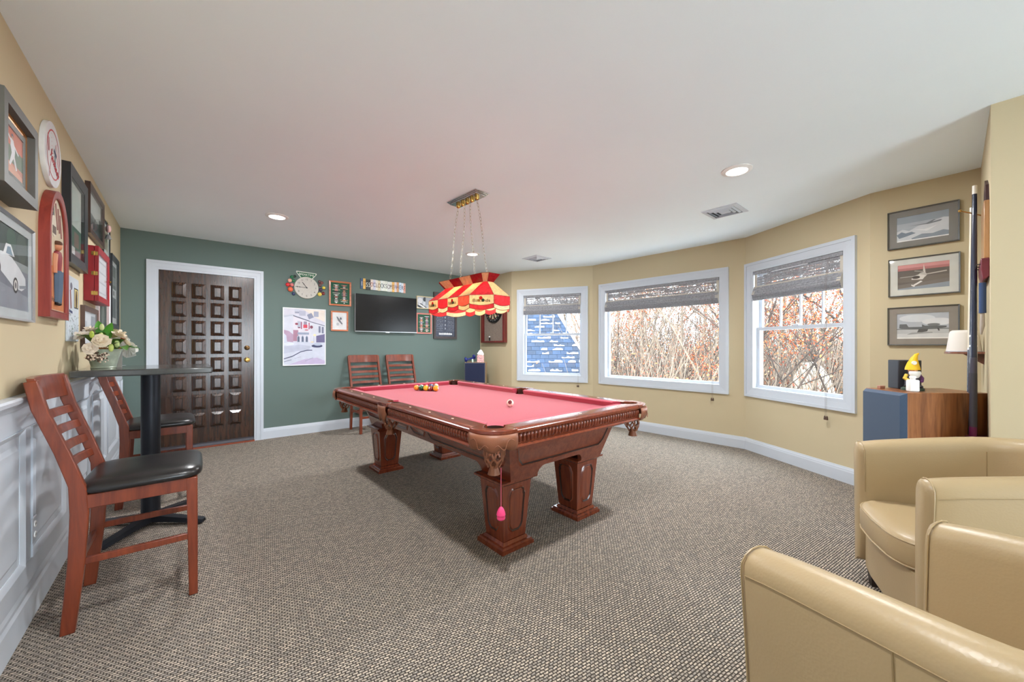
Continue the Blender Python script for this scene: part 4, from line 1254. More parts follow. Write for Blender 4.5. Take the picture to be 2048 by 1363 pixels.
# ================================================================== THINGS ON THE WALLS
def on_wall(wall, u, z):
    if wall == 'left': return (XL, u, z), R(90)
    if wall == 'back': return (u, YB, z), 0.0
    if wall == 'dart': return (4.249, YB - u, z), R(-90)
    if wall == 'near':
        a = math.atan2(P5[1] - P4[1], P5[0] - P4[0])
        return (P4[0] + u * math.cos(a), P4[1] + u * math.sin(a), z), a
pic_glass = clear_glass('picture_glass')
def framed(name, label, cat, wall, u0, u1, z0, z1, depth, fw, fmat, shapes, mat_w=0.0, mat_rgb=(230, 230, 226), paper=(230, 230, 226), lip=0.006, group=None, glass=True, inner=None, art_rect=None, rec=0.45):
    loc, rz = on_wall(wall, (u0 + u1) / 2, (z0 + z1) / 2)
    t = thing(name, label, cat, loc, rz, group)
    hw_, hh = (u1 - u0) / 2, (z1 - z0) / 2
    b = MB(); frame_ring(b, -hw_, hw_, -hh, hh, fw, -depth, 0.0, lip=lip); b.build('frame', fmat, t)
    b = MB(); b.box(-hw_ + fw * 0.5, hw_ - fw * 0.5, -0.004, 0.0, -hh + fw * 0.5, hh - fw * 0.5); b.build('backing', MT['black'], t)
    yb = -max(0.006, depth * rec)
    ix0, ix1, iz0, iz1 = -hw_ + fw, hw_ - fw, -hh + fw, hh - fw
    if inner:
        w2, m2 = inner
        b = MB(); frame_ring(b, ix0 - 0.001, ix1 + 0.001, iz0 - 0.001, iz1 + 0.001, w2, -depth * 0.72, -0.004, lip=0.004); b.build('liner', m2, t)
        ix0 += w2; ix1 -= w2; iz0 += w2; iz1 -= w2
    if mat_w > 0 or art_rect:
        if art_rect:
            ax0, ax1, az0, az1 = ix0 + (ix1 - ix0) * art_rect[0], ix0 + (ix1 - ix0) * art_rect[1], iz0 + (iz1 - iz0) * art_rect[2], iz0 + (iz1 - iz0) * art_rect[3]
        else:
            ax0, ax1, az0, az1 = ix0 + mat_w, ix1 - mat_w, iz0 + mat_w, iz1 - mat_w
        b = MB()
        o = [(ix0, iz0), (ix1, iz0), (ix1, iz1), (ix0, iz1)]; i = [(ax0, az0), (ax1, az0), (ax1, az1), (ax0, az1)]
        for k in range(4):
            a_, c_ = o[k], o[(k + 1) % 4]; d_2, e_ = i[(k + 1) % 4], i[k]
            b.hexa([(a_[0], yb + 0.002, a_[1]), (c_[0], yb + 0.002, c_[1]), (d_2[0], yb + 0.002, d_2[1]), (e_[0], yb + 0.002, e_[1]),
                    (a_[0], yb - 0.001, a_[1]), (c_[0], yb - 0.001, c_[1]), (d_2[0], yb - 0.001, d_2[1]), (e_[0], yb - 0.001, e_[1])])
        b.build('mat_board', col(mat_rgb, 0.8), t)
    else:
        ax0, ax1, az0, az1 = ix0, ix1, iz0, iz1
    artwork('print', t, ax0 - 0.001, ax1 + 0.001, az0 - 0.001, az1 + 0.001, yb + 0.0025 + 0.0, shapes, paper, step=0.00012)
    if glass:
        b = MB(); b.box(ix0, ix1, -depth * 0.8 + 0.0, -depth * 0.8 + 0.0015, iz0, iz1); b.build('glazing', pic_glass, t)
    return t

FR_black = col((44, 46, 50), 0.35, name='black_frame')
FR_brown = col((70, 52, 46), 0.35, name='dark_brown_frame')
FR_white = col((232, 234, 236), 0.4, name='white_frame')
FR_oak = wood('light_red_frame_wood', (176, 96, 62), (214, 132, 92), axis=0, rough=0.35)
copper = col((206, 138, 66), 0.3, metal=0.5, name='copper_liner')

# ---- left wall
framed('shadow_box', 'deep dark shadow box with a baseball pitcher photo and copper liner', 'framed photo', 'left', 2.10, 2.485, 1.777, 2.100, 0.075, 0.038, col((92, 92, 88), 0.5, name='grey_brown_frame'),
       [((206, 104, 70), rect(0, 1, 0.55, 1)), ((74, 104, 66), rect(0, 1, 0.22, 0.62)), ((196, 112, 80), rect(0, 1, 0, 0.26)), ((216, 150, 116), [(0, 0.3), (1, 0.12), (1, 0), (0, 0)]),
        ((226, 230, 236), [(0.42, 0.80), (0.55, 0.78), (0.62, 0.58), (0.60, 0.45), (0.72, 0.20), (0.66, 0.16), (0.54, 0.38), (0.40, 0.18), (0.34, 0.20), (0.46, 0.48), (0.40, 0.62)]),
        ((226, 230, 236), line(0.56, 0.68, 0.78, 0.56, 0.05)), ((226, 230, 236), line(0.44, 0.72, 0.26, 0.84, 0.05)), ((60, 60, 90), ell(0.49, 0.86, 0.05, 0.05)), ((190, 140, 110), ell(0.49, 0.82, 0.04, 0.04))],
       mat_w=0.022, mat_rgb=(150, 156, 156), inner=(0.018, copper), lip=0.0, rec=0.70)
framed('framed_photo', 'white classic car photo in a thin silver frame on the left wall', 'framed photo', 'left', 2.10, 2.735, 1.322, 1.735, 0.020, 0.010, MT['silver'],
       [((52, 66, 60), rect(0, 1, 0.55, 1)), ((36, 52, 44), ell(0.25, 0.95, 0.16, 0.22)), ((60, 90, 72), ell(0.62, 0.86, 0.10, 0.14)), ((70, 84, 74), ell(0.85, 0.82, 0.12, 0.2)), ((150, 160, 160), rect(0, 1, 0.52, 0.62)),
        ((128, 134, 146), rect(0, 1, 0, 0.52)), ((150, 156, 166), [(0, 0), (1, 0), (1, 0.2), (0, 0.35)]), ((48, 62, 52), ell(0.12, 0.3, 0.14, 0.3)),
        ((228, 234, 238), [(0.22, 0.62), (0.42, 0.66), (0.62, 0.64), (0.80, 0.54), (0.93, 0.44), (0.94, 0.32), (0.84, 0.26), (0.66, 0.28), (0.45, 0.40), (0.25, 0.50)]),
        ((236, 240, 242), [(0.44, 0.64), (0.50, 0.78), (0.60, 0.79), (0.68, 0.66)]), ((110, 140, 160), [(0.50, 0.66), (0.53, 0.75), (0.59, 0.76), (0.64, 0.66)]),
        ((40, 40, 44), ell(0.70, 0.31, 0.055, 0.10)), ((226, 226, 222), ell(0.70, 0.31, 0.038, 0.07)), ((120, 120, 124), ell(0.70, 0.31, 0.02, 0.04)), ((40, 40, 44), ell(0.36, 0.46, 0.035, 0.07)), ((150, 160, 170), line(0.78, 0.30, 0.94, 0.33, 0.04))],
       mat_w=0.034, mat_rgb=(196, 204, 206))
# round team sign
loc, rz = on_wall('left', 3.045, 2.205)
t = thing('round_sign', 'round white baseball sign with red ring and script lettering', 'sign', loc, rz)
b = MB(); b.prism(ell(0, 0, 0.163, 0.163, 48), -0.020, 0.0, axis='y'); b.build('disc', [col((225, 228, 230), 0.35)], t, bevel=0.002)
b = MB()
for k in range(48):
    a0, a1 = 2 * math.pi * k / 48, 2 * math.pi * (k + 1) / 48
    b.add([(r_ * math.cos(a), -0.0206, r_ * math.sin(a)) for r_, a in ((0.118, a0), (0.126, a0), (0.126, a1), (0.118, a1))], [(0, 1, 2, 3)])
b.build('red_ring', col((196, 48, 58), 0.4), t, fixn=False)
b = MB()
pr = lambda pts, mi, y=-0.0208: b.add([(p[0], y, p[1]) for p in pts], [tuple(range(len(pts)))], mi)
pr(line(0.04, 0.075, 0.10, -0.03, 0.028), 0); pr(line(0.052, 0.078, 0.11, -0.02, 0.007), 1, -0.021); pr(line(0.034, 0.066, 0.092, -0.036, 0.007), 1, -0.021)
pr(line(0.004, 0.030, 0.055, 0.008, 0.022), 2, -0.0211); pr(line(0.020, 0.006, 0.045, -0.05, 0.012), 2, -0.0211)
for k in range(7):
    pr(line(-0.045 + 0.003 * k, 0.10 - 0.02 * k, -0.037 + 0.003 * k, 0.097 - 0.02 * k, 0.003), 1)
pr(line(-0.02, 0.03, -0.085, -0.135, 0.005), 1)
pr(line(-0.105, 0.075, -0.095, -0.01, 0.010), 1); pr(line(-0.085, 0.06, -0.080, -0.005, 0.007), 1)
b.build('painted_emblem', [col((236, 236, 236), 0.4), col((196, 48, 58), 0.4), col((34, 44, 84), 0.4)], t, fixn=False)
lettering('Yankees', 0.064, col((190, 44, 54), 0.4), t, 0.015, -0.0214, -0.040, shear=0.35, rot=R(28), name='script_lettering', sx=0.85)
# arched red plaque with a relief ball player
loc, rz = on_wall('left', 3.075, 1.36)
t = thing('arched_plaque', 'red arched wooden plaque with a relief figure in red shirt and jeans', 'wall plaque', loc, rz)
RW_ = wood('red_painted_wood', (128, 38, 32), (160, 58, 46), rough=0.45)
def arch(hw_, z0, zs, zt, sh=0.0):
    p = [(-hw_, z0), (hw_, z0), (hw_, zs)]
    if sh: p += [(hw_ - sh, zs)]
    h2 = hw_ - sh
    for i in range(0, 21):
        a = math.pi * i / 20
        p.append((h2 * math.cos(a), zs + (zt - zs) * math.sin(a)))
    if sh: p += [(-hw_ + sh, zs)]
    p.append((-hw_, zs)); return p
po, pi_ = arch(0.195, 0.0, 0.42, 0.665), arch(0.163, 0.032, 0.42, 0.633)
b = MB(); m_ = len(po)
b.add([(x, 0, z) for x, z in po] + [(x, -0.038, z) for x, z in po] + [(x, -0.034, z) for x, z in pi_] + [(x, 0, z) for x, z in pi_],
      [(i, (i + 1) % m_, m_ + (i + 1) % m_, m_ + i) for i in range(m_)] + [(m_ + i, m_ + (i + 1) % m_, 2 * m_ + (i + 1) % m_, 2 * m_ + i) for i in range(m_)] + [(2 * m_ + i, 2 * m_ + (i + 1) % m_, 3 * m_ + (i + 1) % m_, 3 * m_ + i) for i in range(m_)])
b.build('frame', RW_, t, smooth=True, angle=30)
b = MB(); b.tube([(x * 0.97, -0.030, z * 0.99 + 0.004) for x, z in pi_], 0.006, 6, closed=True); b.build('bead', RW_, t, smooth=True)
b = MB(); b.prism(pi_, -0.012, -0.002, axis='y'); bd = b.build('painted_board', col((200, 186, 158), 0.6, vary=0.12, scale=9), t)
b = MB(); b.prism([(-0.15, 0.045), (0.15, 0.045), (0.15, 0.24), (0.0, 0.29), (-0.15, 0.25)], -0.0128, -0.012, axis='y'); b.build('painted_ground', col((196, 122, 72), 0.6, vary=0.1), t)
for k, (x0, z0, x1, z1, w) in enumerate(((-0.02, 0.60, 0.02, 0.47, 0.022), (0.03, 0.585, 0.06, 0.46, 0.022), (0.07, 0.56, 0.10, 0.44, 0.020), (-0.06, 0.58, -0.05, 0.50, 0.016), (-0.09, 0.54, -0.05, 0.52, 0.016))):
    b = MB(); b.prism(line(x0, z0, x1, z1, w), -0.0135, -0.012, axis='y'); b.build('painted_stroke', col((140, 78, 66) if k < 3 else (92, 84, 74), 0.6), t)
b = MB(); b.prism(ell(-0.055, 0.475, 0.05, 0.055), -0.0136, -0.012, axis='y'); b.build('painted_ball', col((214, 206, 186), 0.6), t)
b = MB(); b.prism(rect(-0.085, -0.02, 0.435, 0.475), -0.0146, -0.012, axis='y'); b.build('painted_sign', col((94, 70, 54), 0.6), t)
# relief figure
fg = MB()
fg.loft([[(cx + rx * math.cos(2 * math.pi * i / 12), -0.016 + ry * math.sin(2 * math.pi * i / 12), z) for i in range(12)] for (cx, rx, ry, z) in ((-0.02, 0.034, 0.014, 0.235), (-0.02, 0.040, 0.017, 0.28), (-0.018, 0.046, 0.018, 0.325), (-0.016, 0.036, 0.016, 0.345), (-0.015, 0.014, 0.010, 0.352))], mi=0)
fg.sphere((-0.012, -0.018, 0.380), (0.022, 0.018, 0.026), 12, 8, mi=1)
fg.sphere((-0.014, -0.018, 0.392), (0.024, 0.019, 0.016), 12, 6, mi=2)
for s_ in (-1, 1):
    fg.tube([(-0.017 + s_ * 0.044, -0.016, 0.330), (-0.017 + s_ * 0.054, -0.016, 0.285), (-0.02 + s_ * 0.050, -0.018, 0.232)], [0.013, 0.012, 0.009], 8, mi=1)
    fg.tube([(-0.020 + s_ * 0.018, -0.016, 0.245), (-0.018 + s_ * 0.020, -0.017, 0.16), (-0.014 + s_ * 0.019, -0.016, 0.085)], [0.021, 0.018, 0.014], 8, mi=3)
    fg.sphere((-0.012 + s_ * 0.02, -0.020, 0.078), (0.017, 0.010, 0.010), 10, 6, mi=4)
fg.build('relief_figure', [col((140, 44, 52), 0.6), col((206, 140, 104), 0.6), col((96, 62, 44), 0.7), col((84, 104, 126), 0.7), col((40, 36, 36), 0.5)], t, smooth=True)
b = MB()
for k in range(9):
    x = -0.115 + k * 0.026
    b.prism(line(x, 0.085 - 0.001 * k, x + 0.004, 0.112 - 0.004 * (k % 3), 0.005), -0.0136, -0.0128, axis='y'); b.prism(line(x, 0.088, x + 0.016, 0.096 + 0.004 * (k % 2), 0.004), -0.0136, -0.0128, axis='y')
b.build('scribbled_writing', col((86, 62, 48), 0.6), t)
for ch_ in t.children:
    if ch_.name.split('.')[0] not in ('frame', 'bead'): ch_.location.y = -0.013

framed('framed_print', 'tall black moulded frame with pale print over green beside the round sign', 'framed picture', 'left', 3.335, 3.835, 1.705, 2.285, 0.036, 0.062, FR_black,
       [((60, 96, 78), rect(0, 1, 0.10, 0.42)), ((120, 96, 84), rect(0.45, 0.8, 0.16, 0.36)), ((206, 206, 202), rect(0, 0.5, 0, 0.14)), ((110, 60, 58), rect(0.5, 1, 0, 0.12))] +
       [((176 - 6 * (k % 2), 188, 180), ell(0.5, 0.72, 0.42 - 0.07 * k, 0.24 - 0.04 * k)) for k in range(6)], paper=(186, 196, 188))
framed('framed_print', 'dark brown frame with black and white print high under the ceiling', 'framed picture', 'left', 3.99, 4.60, 2.02, 2.385, 0.028, 0.045, FR_brown,
       [((176, 184, 180), rect(0, 1, 0.35, 1)), ((70, 76, 78), rect(0, 1, 0, 0.38)), ((90, 96, 98), [(0, 0.38), (1, 0.30), (1, 0.42), (0, 0.5)]), ((40, 42, 44), rect(0.85, 1, 0.0, 0.6))], paper=(176, 184, 180))
# little pig charm with a bell
t = thing('bell_charm', 'small pink figure with a glass bell hanging before the dark brown frame', 'ornament', (XL + 0.060, 4.49, 2.17), R(90))
b = MB(); b.sphere((0, 0, 0.0), (0.030, 0.018, 0.030), 12, 8); b.sphere((0.034, -0.002, 0.022), (0.016, 0.012, 0.014), 10, 6); b.build('body', col((196, 156, 150), 0.5), t, smooth=True)
b = MB(); b.sphere((-0.036, 0.0, 0.0), (0.020, 0.006, 0.032), 10, 8); b.sphere((0.030, 0.004, 0.002), (0.018, 0.006, 0.030), 10, 8); b.build('wings', col((90, 66, 64), 0.5), t, smooth=True)
b = MB(); b.tube([(0, 0, -0.028), (0, 0, -0.05)], 0.002, 5); b.lathe([(0.004, -0.045), (0.012, -0.052), (0.018, -0.072), (0.022, -0.082), (0.0, -0.080)], 12); b.build('bell', MT['silver'], t, smooth=True)
b = MB(); b.tube([(0, 0.0, 0.028), (0, 0.004, 0.06), (0, 0.028, 0.066)], 0.0016, 5); b.build('hook', MT['brass'], t, smooth=True)
framed('framed_print', 'thin dark frame with a foliage print above the red cabinet', 'framed picture', 'left', 4.68, 5.03, 2.00, 2.30, 0.016, 0.022, FR_black,
       [((120, 122, 104), ell(0.4, 0.4, 0.3, 0.35)), ((96, 104, 84), ell(0.6, 0.6, 0.2, 0.2)), ((150, 146, 126), ell(0.5, 0.25, 0.3, 0.15))], mat_w=0.03, mat_rgb=(200, 206, 204), paper=(170, 168, 146))
# red cabinet with glazed door
loc, rz = on_wall('left', 4.197, 1.73)
t = thing('wall_cabinet', 'small red wall cabinet with glazed door and brass hinges', 'cabinet', loc, rz)
RC = col((150, 26, 36), 0.4, vary=0.12, scale=20, name='red_lacquer')
b = MB(); b.box(-0.25, 0.25, -0.050, 0.0, -0.195, 0.195); b.build('body', RC, t, bevel=0.002)
d = MB(); frame_ring(d, -0.25, 0.25, -0.195, 0.195, 0.045, -0.072, -0.052, lip=0.004); d = d.build('door', RC, t)
b = MB(); b.box(-0.21, 0.21, -0.058, -0.054, -0.155, 0.155); b.build('panel', col((206, 206, 210), 0.5, vary=0.06), d)
b = MB()
for k in range(4): b.box(-0.20, 0.20, -0.060, -0.058, -0.12 + k * 0.075, -0.112 + k * 0.075)
b.build('printed_lines', col((176, 178, 184), 0.5), d)
b = MB(); b.box(-0.206, 0.206, -0.066, -0.0645, -0.151, 0.151); b.build('glazing', pic_glass, d)
for z in (-0.14, 0.0, 0.14):
    b = MB(); b.box(-0.2525, -0.25, -0.068, -0.036, z - 0.013, z + 0.013); b.tube([(-0.2535, -0.051, z - 0.015), (-0.2535, -0.051, z + 0.015)], 0.003, 8); b.build('hinge', MT['brass'], d)
b = MB(); b.lathe([(0.0, -0.014), (0.008, -0.012), (0.009, -0.004), (0.004, 0.0)], 10, M=Matrix.Translation((0.228, -0.072, 0)) @ Matrix.Rotation(R(-90), 4, 'X')); b.build('knob', MT['brass'], d, smooth=True)
# white plate-like plaque
loc, rz = on_wall('left', 3.575, 1.445)
t = thing('metal_sign', 'pale blue speckled metal sign with a dark window and figure', 'sign', loc, rz)
b = MB(); b.box(-0.157, 0.157, -0.008, 0, -0.20, 0.20); b.build('plate', col((196, 206, 214), 0.4, vary=0.1, scale=40), t, bevel=0.003)
rr_ = random.Random(5)
artwork('print', t, -0.15, 0.15, -0.19, 0.19, -0.0095, [((60, 56, 60), rect(0.55, 0.95, 0.52, 0.86)), ((206, 190, 130), rect(0.60, 0.90, 0.54, 0.84)), ((70, 46, 40), [(0.70, 0.54), (0.82, 0.54), (0.84, 0.70), (0.80, 0.82), (0.72, 0.82), (0.68, 0.68)]), ((150, 96, 90), line(0.28, 0.50, 0.22, 0.80, 0.10)), ((110, 110, 124), ell(0.30, 0.86, 0.10, 0.06)), ((60, 70, 110), line(0.12, 0.46, 0.4, 0.44, 0.04))] +
        [((70 + rr_.randint(0, 60), 80 + rr_.randint(0, 50), 100), ell(rr_.uniform(0.05, 0.95), rr_.uniform(0.03, 0.42), 0.02, 0.012, 6)) for _ in range(40)], paper=(196, 206, 214), step=0.00006)
framed('framed_photo', 'small brown framed photo just above the flowers', 'framed photo', 'left', 3.84, 4.37, 1.20, 1.495, 0.022, 0.036, col((96, 74, 66), 0.4), [((206, 210, 212), rect(0, 0.6, 0, 1)), ((120, 126, 132), rect(0.62, 1, 0, 0.9)), ((60, 62, 66), ell(0.75, 0.4, 0.1, 0.2)), ((170, 176, 184), rect(0.1, 0.3, 0.2, 0.7))], paper=(186, 192, 196))
framed('framed_photo', 'white frame with pink mat and dark photo below the red cabinet', 'framed photo', 'left', 4.40, 5.02, 1.24, 1.765, 0.018, 0.020, FR_white, [((64, 70, 66), rect(0, 1, 0, 1)), ((110, 116, 110), ell(0.5, 0.4, 0.25, 0.3)), ((150, 152, 150), line(0.4, 0.1, 0.6, 0.9, 0.06))], mat_w=0.11, mat_rgb=(226, 200, 198), paper=(70, 76, 72))
framed('framed_photo', 'tall black frame with two grey photos nearest the room corner', 'framed photo', 'left', 5.06, 5.54, 1.385, 2.075, 0.026, 0.045, FR_black, [((96, 104, 104), rect(0.12, 0.88, 0.56, 0.93)), ((140, 146, 146), rect(0.2, 0.8, 0.62, 0.75)), ((110, 112, 114), rect(0.4, 0.6, 0.46, 0.53)), ((104, 106, 112), rect(0.12, 0.88, 0.10, 0.42))], paper=(214, 218, 220))

# ---- back wall: clock
loc, rz = on_wall('back', 1.268, 2.028)
t = thing('wall_clock', 'round grey wall clock with billiard balls and green nameplate on top', 'clock', loc, rz)
b = MB(); b.lathe([(0.150, 0.0), (0.152, 0.016), (0.146, 0.024), (0.142, 0.022)], 40, M=Matrix.Rotation(R(90), 4, 'X')); b.build('case', col((206, 202, 190), 0.4), t, smooth=True)
b = MB(); b.prism(ell(0, 0, 0.143, 0.143, 40), -0.0225, -0.018, axis='y'); b.build('dial', col((196, 192, 184), 0.5, vary=0.05, scale=60), t)
ink = col((70, 68, 64), 0.5)
for k in range(1, 13):
    a = R(90 - 30 * k)
    lettering(str(k), 0.034, ink, t, 0.114 * math.cos(a), -0.0232, 0.114 * math.sin(a), depth=0.0003, name='numeral')
for (ang, L, w, nm) in ((R(90 - 30 * 10.75) , 0.092, 0.007, 'hour_hand'), (R(178), 0.140, 0.005, 'minute_hand')):
    b = MB(); c_, s_ = math.cos(ang), math.sin(ang)
    b.prism(line(-0.012 * c_, -0.012 * s_, L * c_, L * s_, w), -0.0262, -0.0248, axis='y'); b.prism(ell(0.62 * L * c_, 0.62 * L * s_, 0.0065, 0.0065, 10), -0.0262, -0.0248, axis='y'); b.build(nm, MT['black'], t)
b = MB(); b.prism(ell(0, 0, 0.008, 0.008, 12), -0.028, -0.0225, axis='y'); b.build('hub', MT['black'], t)
tp = [(-0.124, 0.222), (0.126, 0.212), (0.128, 0.196), (0.066, 0.115), (-0.062, 0.118), (-0.128, 0.208)]
b = MB(); b.prism(tp, -0.014, -0.001, axis='y'); np_ = b.build('nameplate', col((226, 232, 220), 0.4), t)
b = MB(); b.prism([(x * 0.90, 0.170 + (z - 0.170) * 0.78) for x, z in tp], -0.0155, -0.014, axis='y'); b.build('green_field', col((20, 92, 60), 0.5), np_)
lettering('BREAKTIME', 0.044, col((232, 238, 226), 0.5), np_, 0.0, -0.0160, 0.178, depth=0.0004, sx=0.86, rot=R(2))
bl = [(-0.178, 0.130, (30, 110, 66), 0.022), (-0.146, 0.143, (40, 52, 44), 0.019), (-0.160, 0.082, (34, 120, 74), 0.022), (-0.205, 0.078, (226, 170, 150), 0.026), (-0.228, 0.020, (206, 40, 46), 0.027), (-0.180, 0.022, (222, 120, 120), 0.024), (-0.198, -0.040, (232, 98, 60), 0.033), (-0.160, -0.098, (44, 52, 90), 0.022),
      (0.165, 0.104, (90, 58, 60), 0.020), (0.195, 0.090, (120, 70, 66), 0.022), (0.172, 0.056, (110, 80, 80), 0.022), (0.222, 0.020, (226, 200, 70), 0.022), (0.180, -0.010, (70, 50, 84), 0.024), (0.168, -0.076, (224, 200, 90), 0.028), (0.214, -0.060, (120, 40, 40), 0.024)]
for x, z, rgb, r_ in bl:
    b = MB(); b.sphere((x, -0.004 - r_ * 0.5, z), (r_, r_ * 0.6, r_), 14, 8); b.build('relief_ball', col(rgb, 0.2, vary=0.0, coat=0.4), t, smooth=True)
# village poster
loc, rz = on_wall('back', 1.248, 1.345)
t = thing('poster', 'pale framed winter street poster on the green wall', 'poster', loc, rz)
b = MB(); frame_ring(b, -0.267, 0.267, -0.394, 0.394, 0.012, -0.018, 0.0); b.build('frame', FR_white, t)
vill = [((206, 204, 216), rect(0, 1, 0.74, 1)), ((226, 216, 206), [(0.45, 1), (1, 1), (1, 0.78), (0.75, 0.86)]), ((190, 194, 208), [(0, 0.87), (0.22, 0.90), (0.62, 0.80), (0.62, 0.74), (0.2, 0.84), (0, 0.84)]),
        ((196, 198, 212), rect(0.25, 0.36, 0.93, 0.99)), ((150, 152, 172), rect(0.26, 0.36, 0.92, 0.95)), ((176, 178, 196), rect(0.36, 0.52, 0.88, 0.97)), ((160, 164, 184), rect(0.72, 0.84, 0.87, 0.97)), ((140, 144, 166), [(0.55, 0.90), (0.66, 0.94), (0.72, 0.86), (0.6, 0.82)]),
        ((206, 208, 220), [(0, 0.84), (0.22, 0.87), (0.22, 0.60), (0, 0.66)]), ((214, 210, 220), [(0.22, 0.87), (0.62, 0.78), (0.62, 0.42), (0.22, 0.42)]), ((206, 208, 218), [(0.62, 0.76), (1, 0.70), (1, 0.40), (0.62, 0.42)]), ((90, 92, 112), line(0.22, 0.875, 0.62, 0.785, 0.015)), ((96, 98, 118), line(0.62, 0.78, 1.0, 0.71, 0.012)),
        ((170, 128, 148), rect(0.22, 0.34, 0.42, 0.62)), ((176, 150, 174), [(0, 0.62), (0.12, 0.60), (0.22, 0.54), (0.22, 0.40), (0, 0.42)]), ((200, 206, 222), [(0, 0.56), (0.06, 0.52), (0.08, 0.40), (0, 0.40)]),
        ((176, 180, 196), rect(0.32, 0.40, 0.66, 0.78)), ((206, 74, 92), rect(0.46, 0.56, 0.66, 0.72)), ((150, 140, 160), rect(0.47, 0.55, 0.72, 0.78)), ((160, 96, 124), rect(0.40, 0.43, 0.64, 0.77)), ((170, 86, 110), rect(0.59, 0.615, 0.64, 0.76)),
        ((120, 60, 84), ell(0.36, 0.665, 0.03, 0.012, 8)), ((150, 70, 90), ell(0.30, 0.73, 0.04, 0.02, 8)), ((130, 70, 90), ell(0.66, 0.68, 0.04, 0.03, 8)), ((190, 100, 110), ell(0.54, 0.625, 0.05, 0.010, 8)),
        ((120, 124, 146), rect(0.84, 0.89, 0.58, 0.70)), ((120, 124, 146), rect(0.92, 0.97, 0.57, 0.69)), ((110, 104, 140), [(0.78, 0.52), (1, 0.56), (1, 0.38), (0.78, 0.40)]),
        ((150, 158, 180), rect(0.32, 0.60, 0.54, 0.58))] + \
       [((176, 186, 204), [(x, 0.40), (x + 0.07, 0.40), (x + 0.07, 0.50), (x + 0.035, 0.53), (x, 0.50)]) for x in (0.31, 0.41, 0.51)] + [((96, 102, 124), [(x + 0.012, 0.41), (x + 0.058, 0.41), (x + 0.058, 0.49), (x + 0.035, 0.515), (x + 0.012, 0.49)]) for x in (0.31, 0.41, 0.51)] + \
       [((238, 220, 170), ell(0.74, 0.535, 0.035, 0.02, 10)), ((236, 210, 150), ell(0.68, 0.395, 0.05, 0.022, 10)), ((232, 206, 160), ell(0.77, 0.385, 0.04, 0.016, 10)), ((160, 160, 180), line(0.72, 0.52, 0.72, 0.38, 0.008)),
        ((200, 204, 218), rect(0, 1, 0.0, 0.40)), ((184, 188, 206), [(0, 0.33), (0.4, 0.36), (0.66, 0.33), (0.6, 0.27), (0.3, 0.24), (0, 0.20)]), ((214, 220, 232), ell(0.12, 0.37, 0.12, 0.03)), ((60, 64, 96), ell(0.80, 0.335, 0.14, 0.03)), ((176, 186, 206), ell(0.82, 0.365, 0.1, 0.025)),
        ((78, 82, 110), [(0, 0.115), (0.2, 0.16), (0.4, 0.24), (0.55, 0.265), (0.68, 0.265), (0.68, 0.25), (0.55, 0.248), (0.4, 0.222), (0.2, 0.142), (0, 0.10)]),
        ((190, 176, 206), [(0.1, 0.0), (0.5, 0.10), (0.8, 0.12), (1, 0.06), (1, 0), (0.1, 0)]), ((120, 124, 150), line(0.0, 0.055, 0.18, 0.09, 0.010)), ((150, 150, 176), line(0.5, 0.06, 0.7, 0.12, 0.008)), ((150, 150, 176), line(0.25, 0.11, 0.4, 0.14, 0.006))]
artwork('print', t, -0.256, 0.256, -0.383, 0.383, -0.012, vill, paper=(206, 208, 220), step=0.00006)
# score boards of green felt with pins
def pin_board(name_label, u0, u1, z0, z1, fm, seed, loc_group):
    t = framed('pin_board', name_label, 'pin board', 'back', u0, u1, z0, z1, 0.022, 0.022, fm, [], paper=(18, 84, 58), group=loc_group, glass=False)
    rn = random.Random(seed); W2, H2 = (u1 - u0) / 2 - 0.022, (z1 - z0) / 2 - 0.022
    for c_, sx in enumerate((-0.42, 0.42)):
        b = MB(); cols = [(214, 206, 196), (196, 120, 112), (70, 60, 66), (150, 120, 150), (210, 150, 120), (226, 226, 220)]
        z = H2 - 0.03; k = 0
        while z > -H2 + 0.03:
            w = rn.uniform(0.30, 0.52) * W2
            ci = rn.randrange(len(cols))
            b.prism(rect(sx * W2 - w * 0.8, sx * W2 + w * 0.8, z - 0.006, z), -0.0165, -0.010, axis='y', mi=ci)
            b.prism(rect(sx * W2 - w * 0.35, sx * W2 + w * 0.35, z - 0.018, z - 0.006), -0.0150, -0.010, axis='y', mi=rn.randrange(len(cols)))
            z -= 0.024
        b.prism(ell(sx * W2, -H2 + 0.02, 0.008, 0.008, 8), -0.0165, -0.010, axis='y', mi=5)
        b.build('pin_column', [col(c, 0.4, vary=0) for c in cols], t)
    return t
pin_board('green felt pin board in wooden frame beside the clock', 1.560, 1.867, 1.808, 2.166, FR_oak, 4, 'green felt pin boards')
pin_board('green felt pin board right of the television', 2.925, 3.210, 1.428, 1.776, col((206, 130, 120), 0.4, name='pink_frame'), 9, 'green felt pin boards')
framed('framed_print', 'small wooden frame with a grey sketch left of the television', 'framed picture', 'back', 1.587, 1.824, 1.439, 1.729, 0.020, 0.020, FR_oak,
       [((120, 124, 132), [(0.05, 0.9), (0.25, 0.9), (0.95, 0.25), (0.85, 0.15), (0.3, 0.5)]), ((90, 94, 104), ell(0.68, 0.75, 0.16, 0.14, 8)), ((176, 180, 186), ell(0.25, 0.2, 0.2, 0.15)), ((70, 74, 84), line(0.1, 0.95, 0.9, 0.2, 0.05))], mat_w=0.052, mat_rgb=(222, 224, 226), paper=(214, 214, 216))
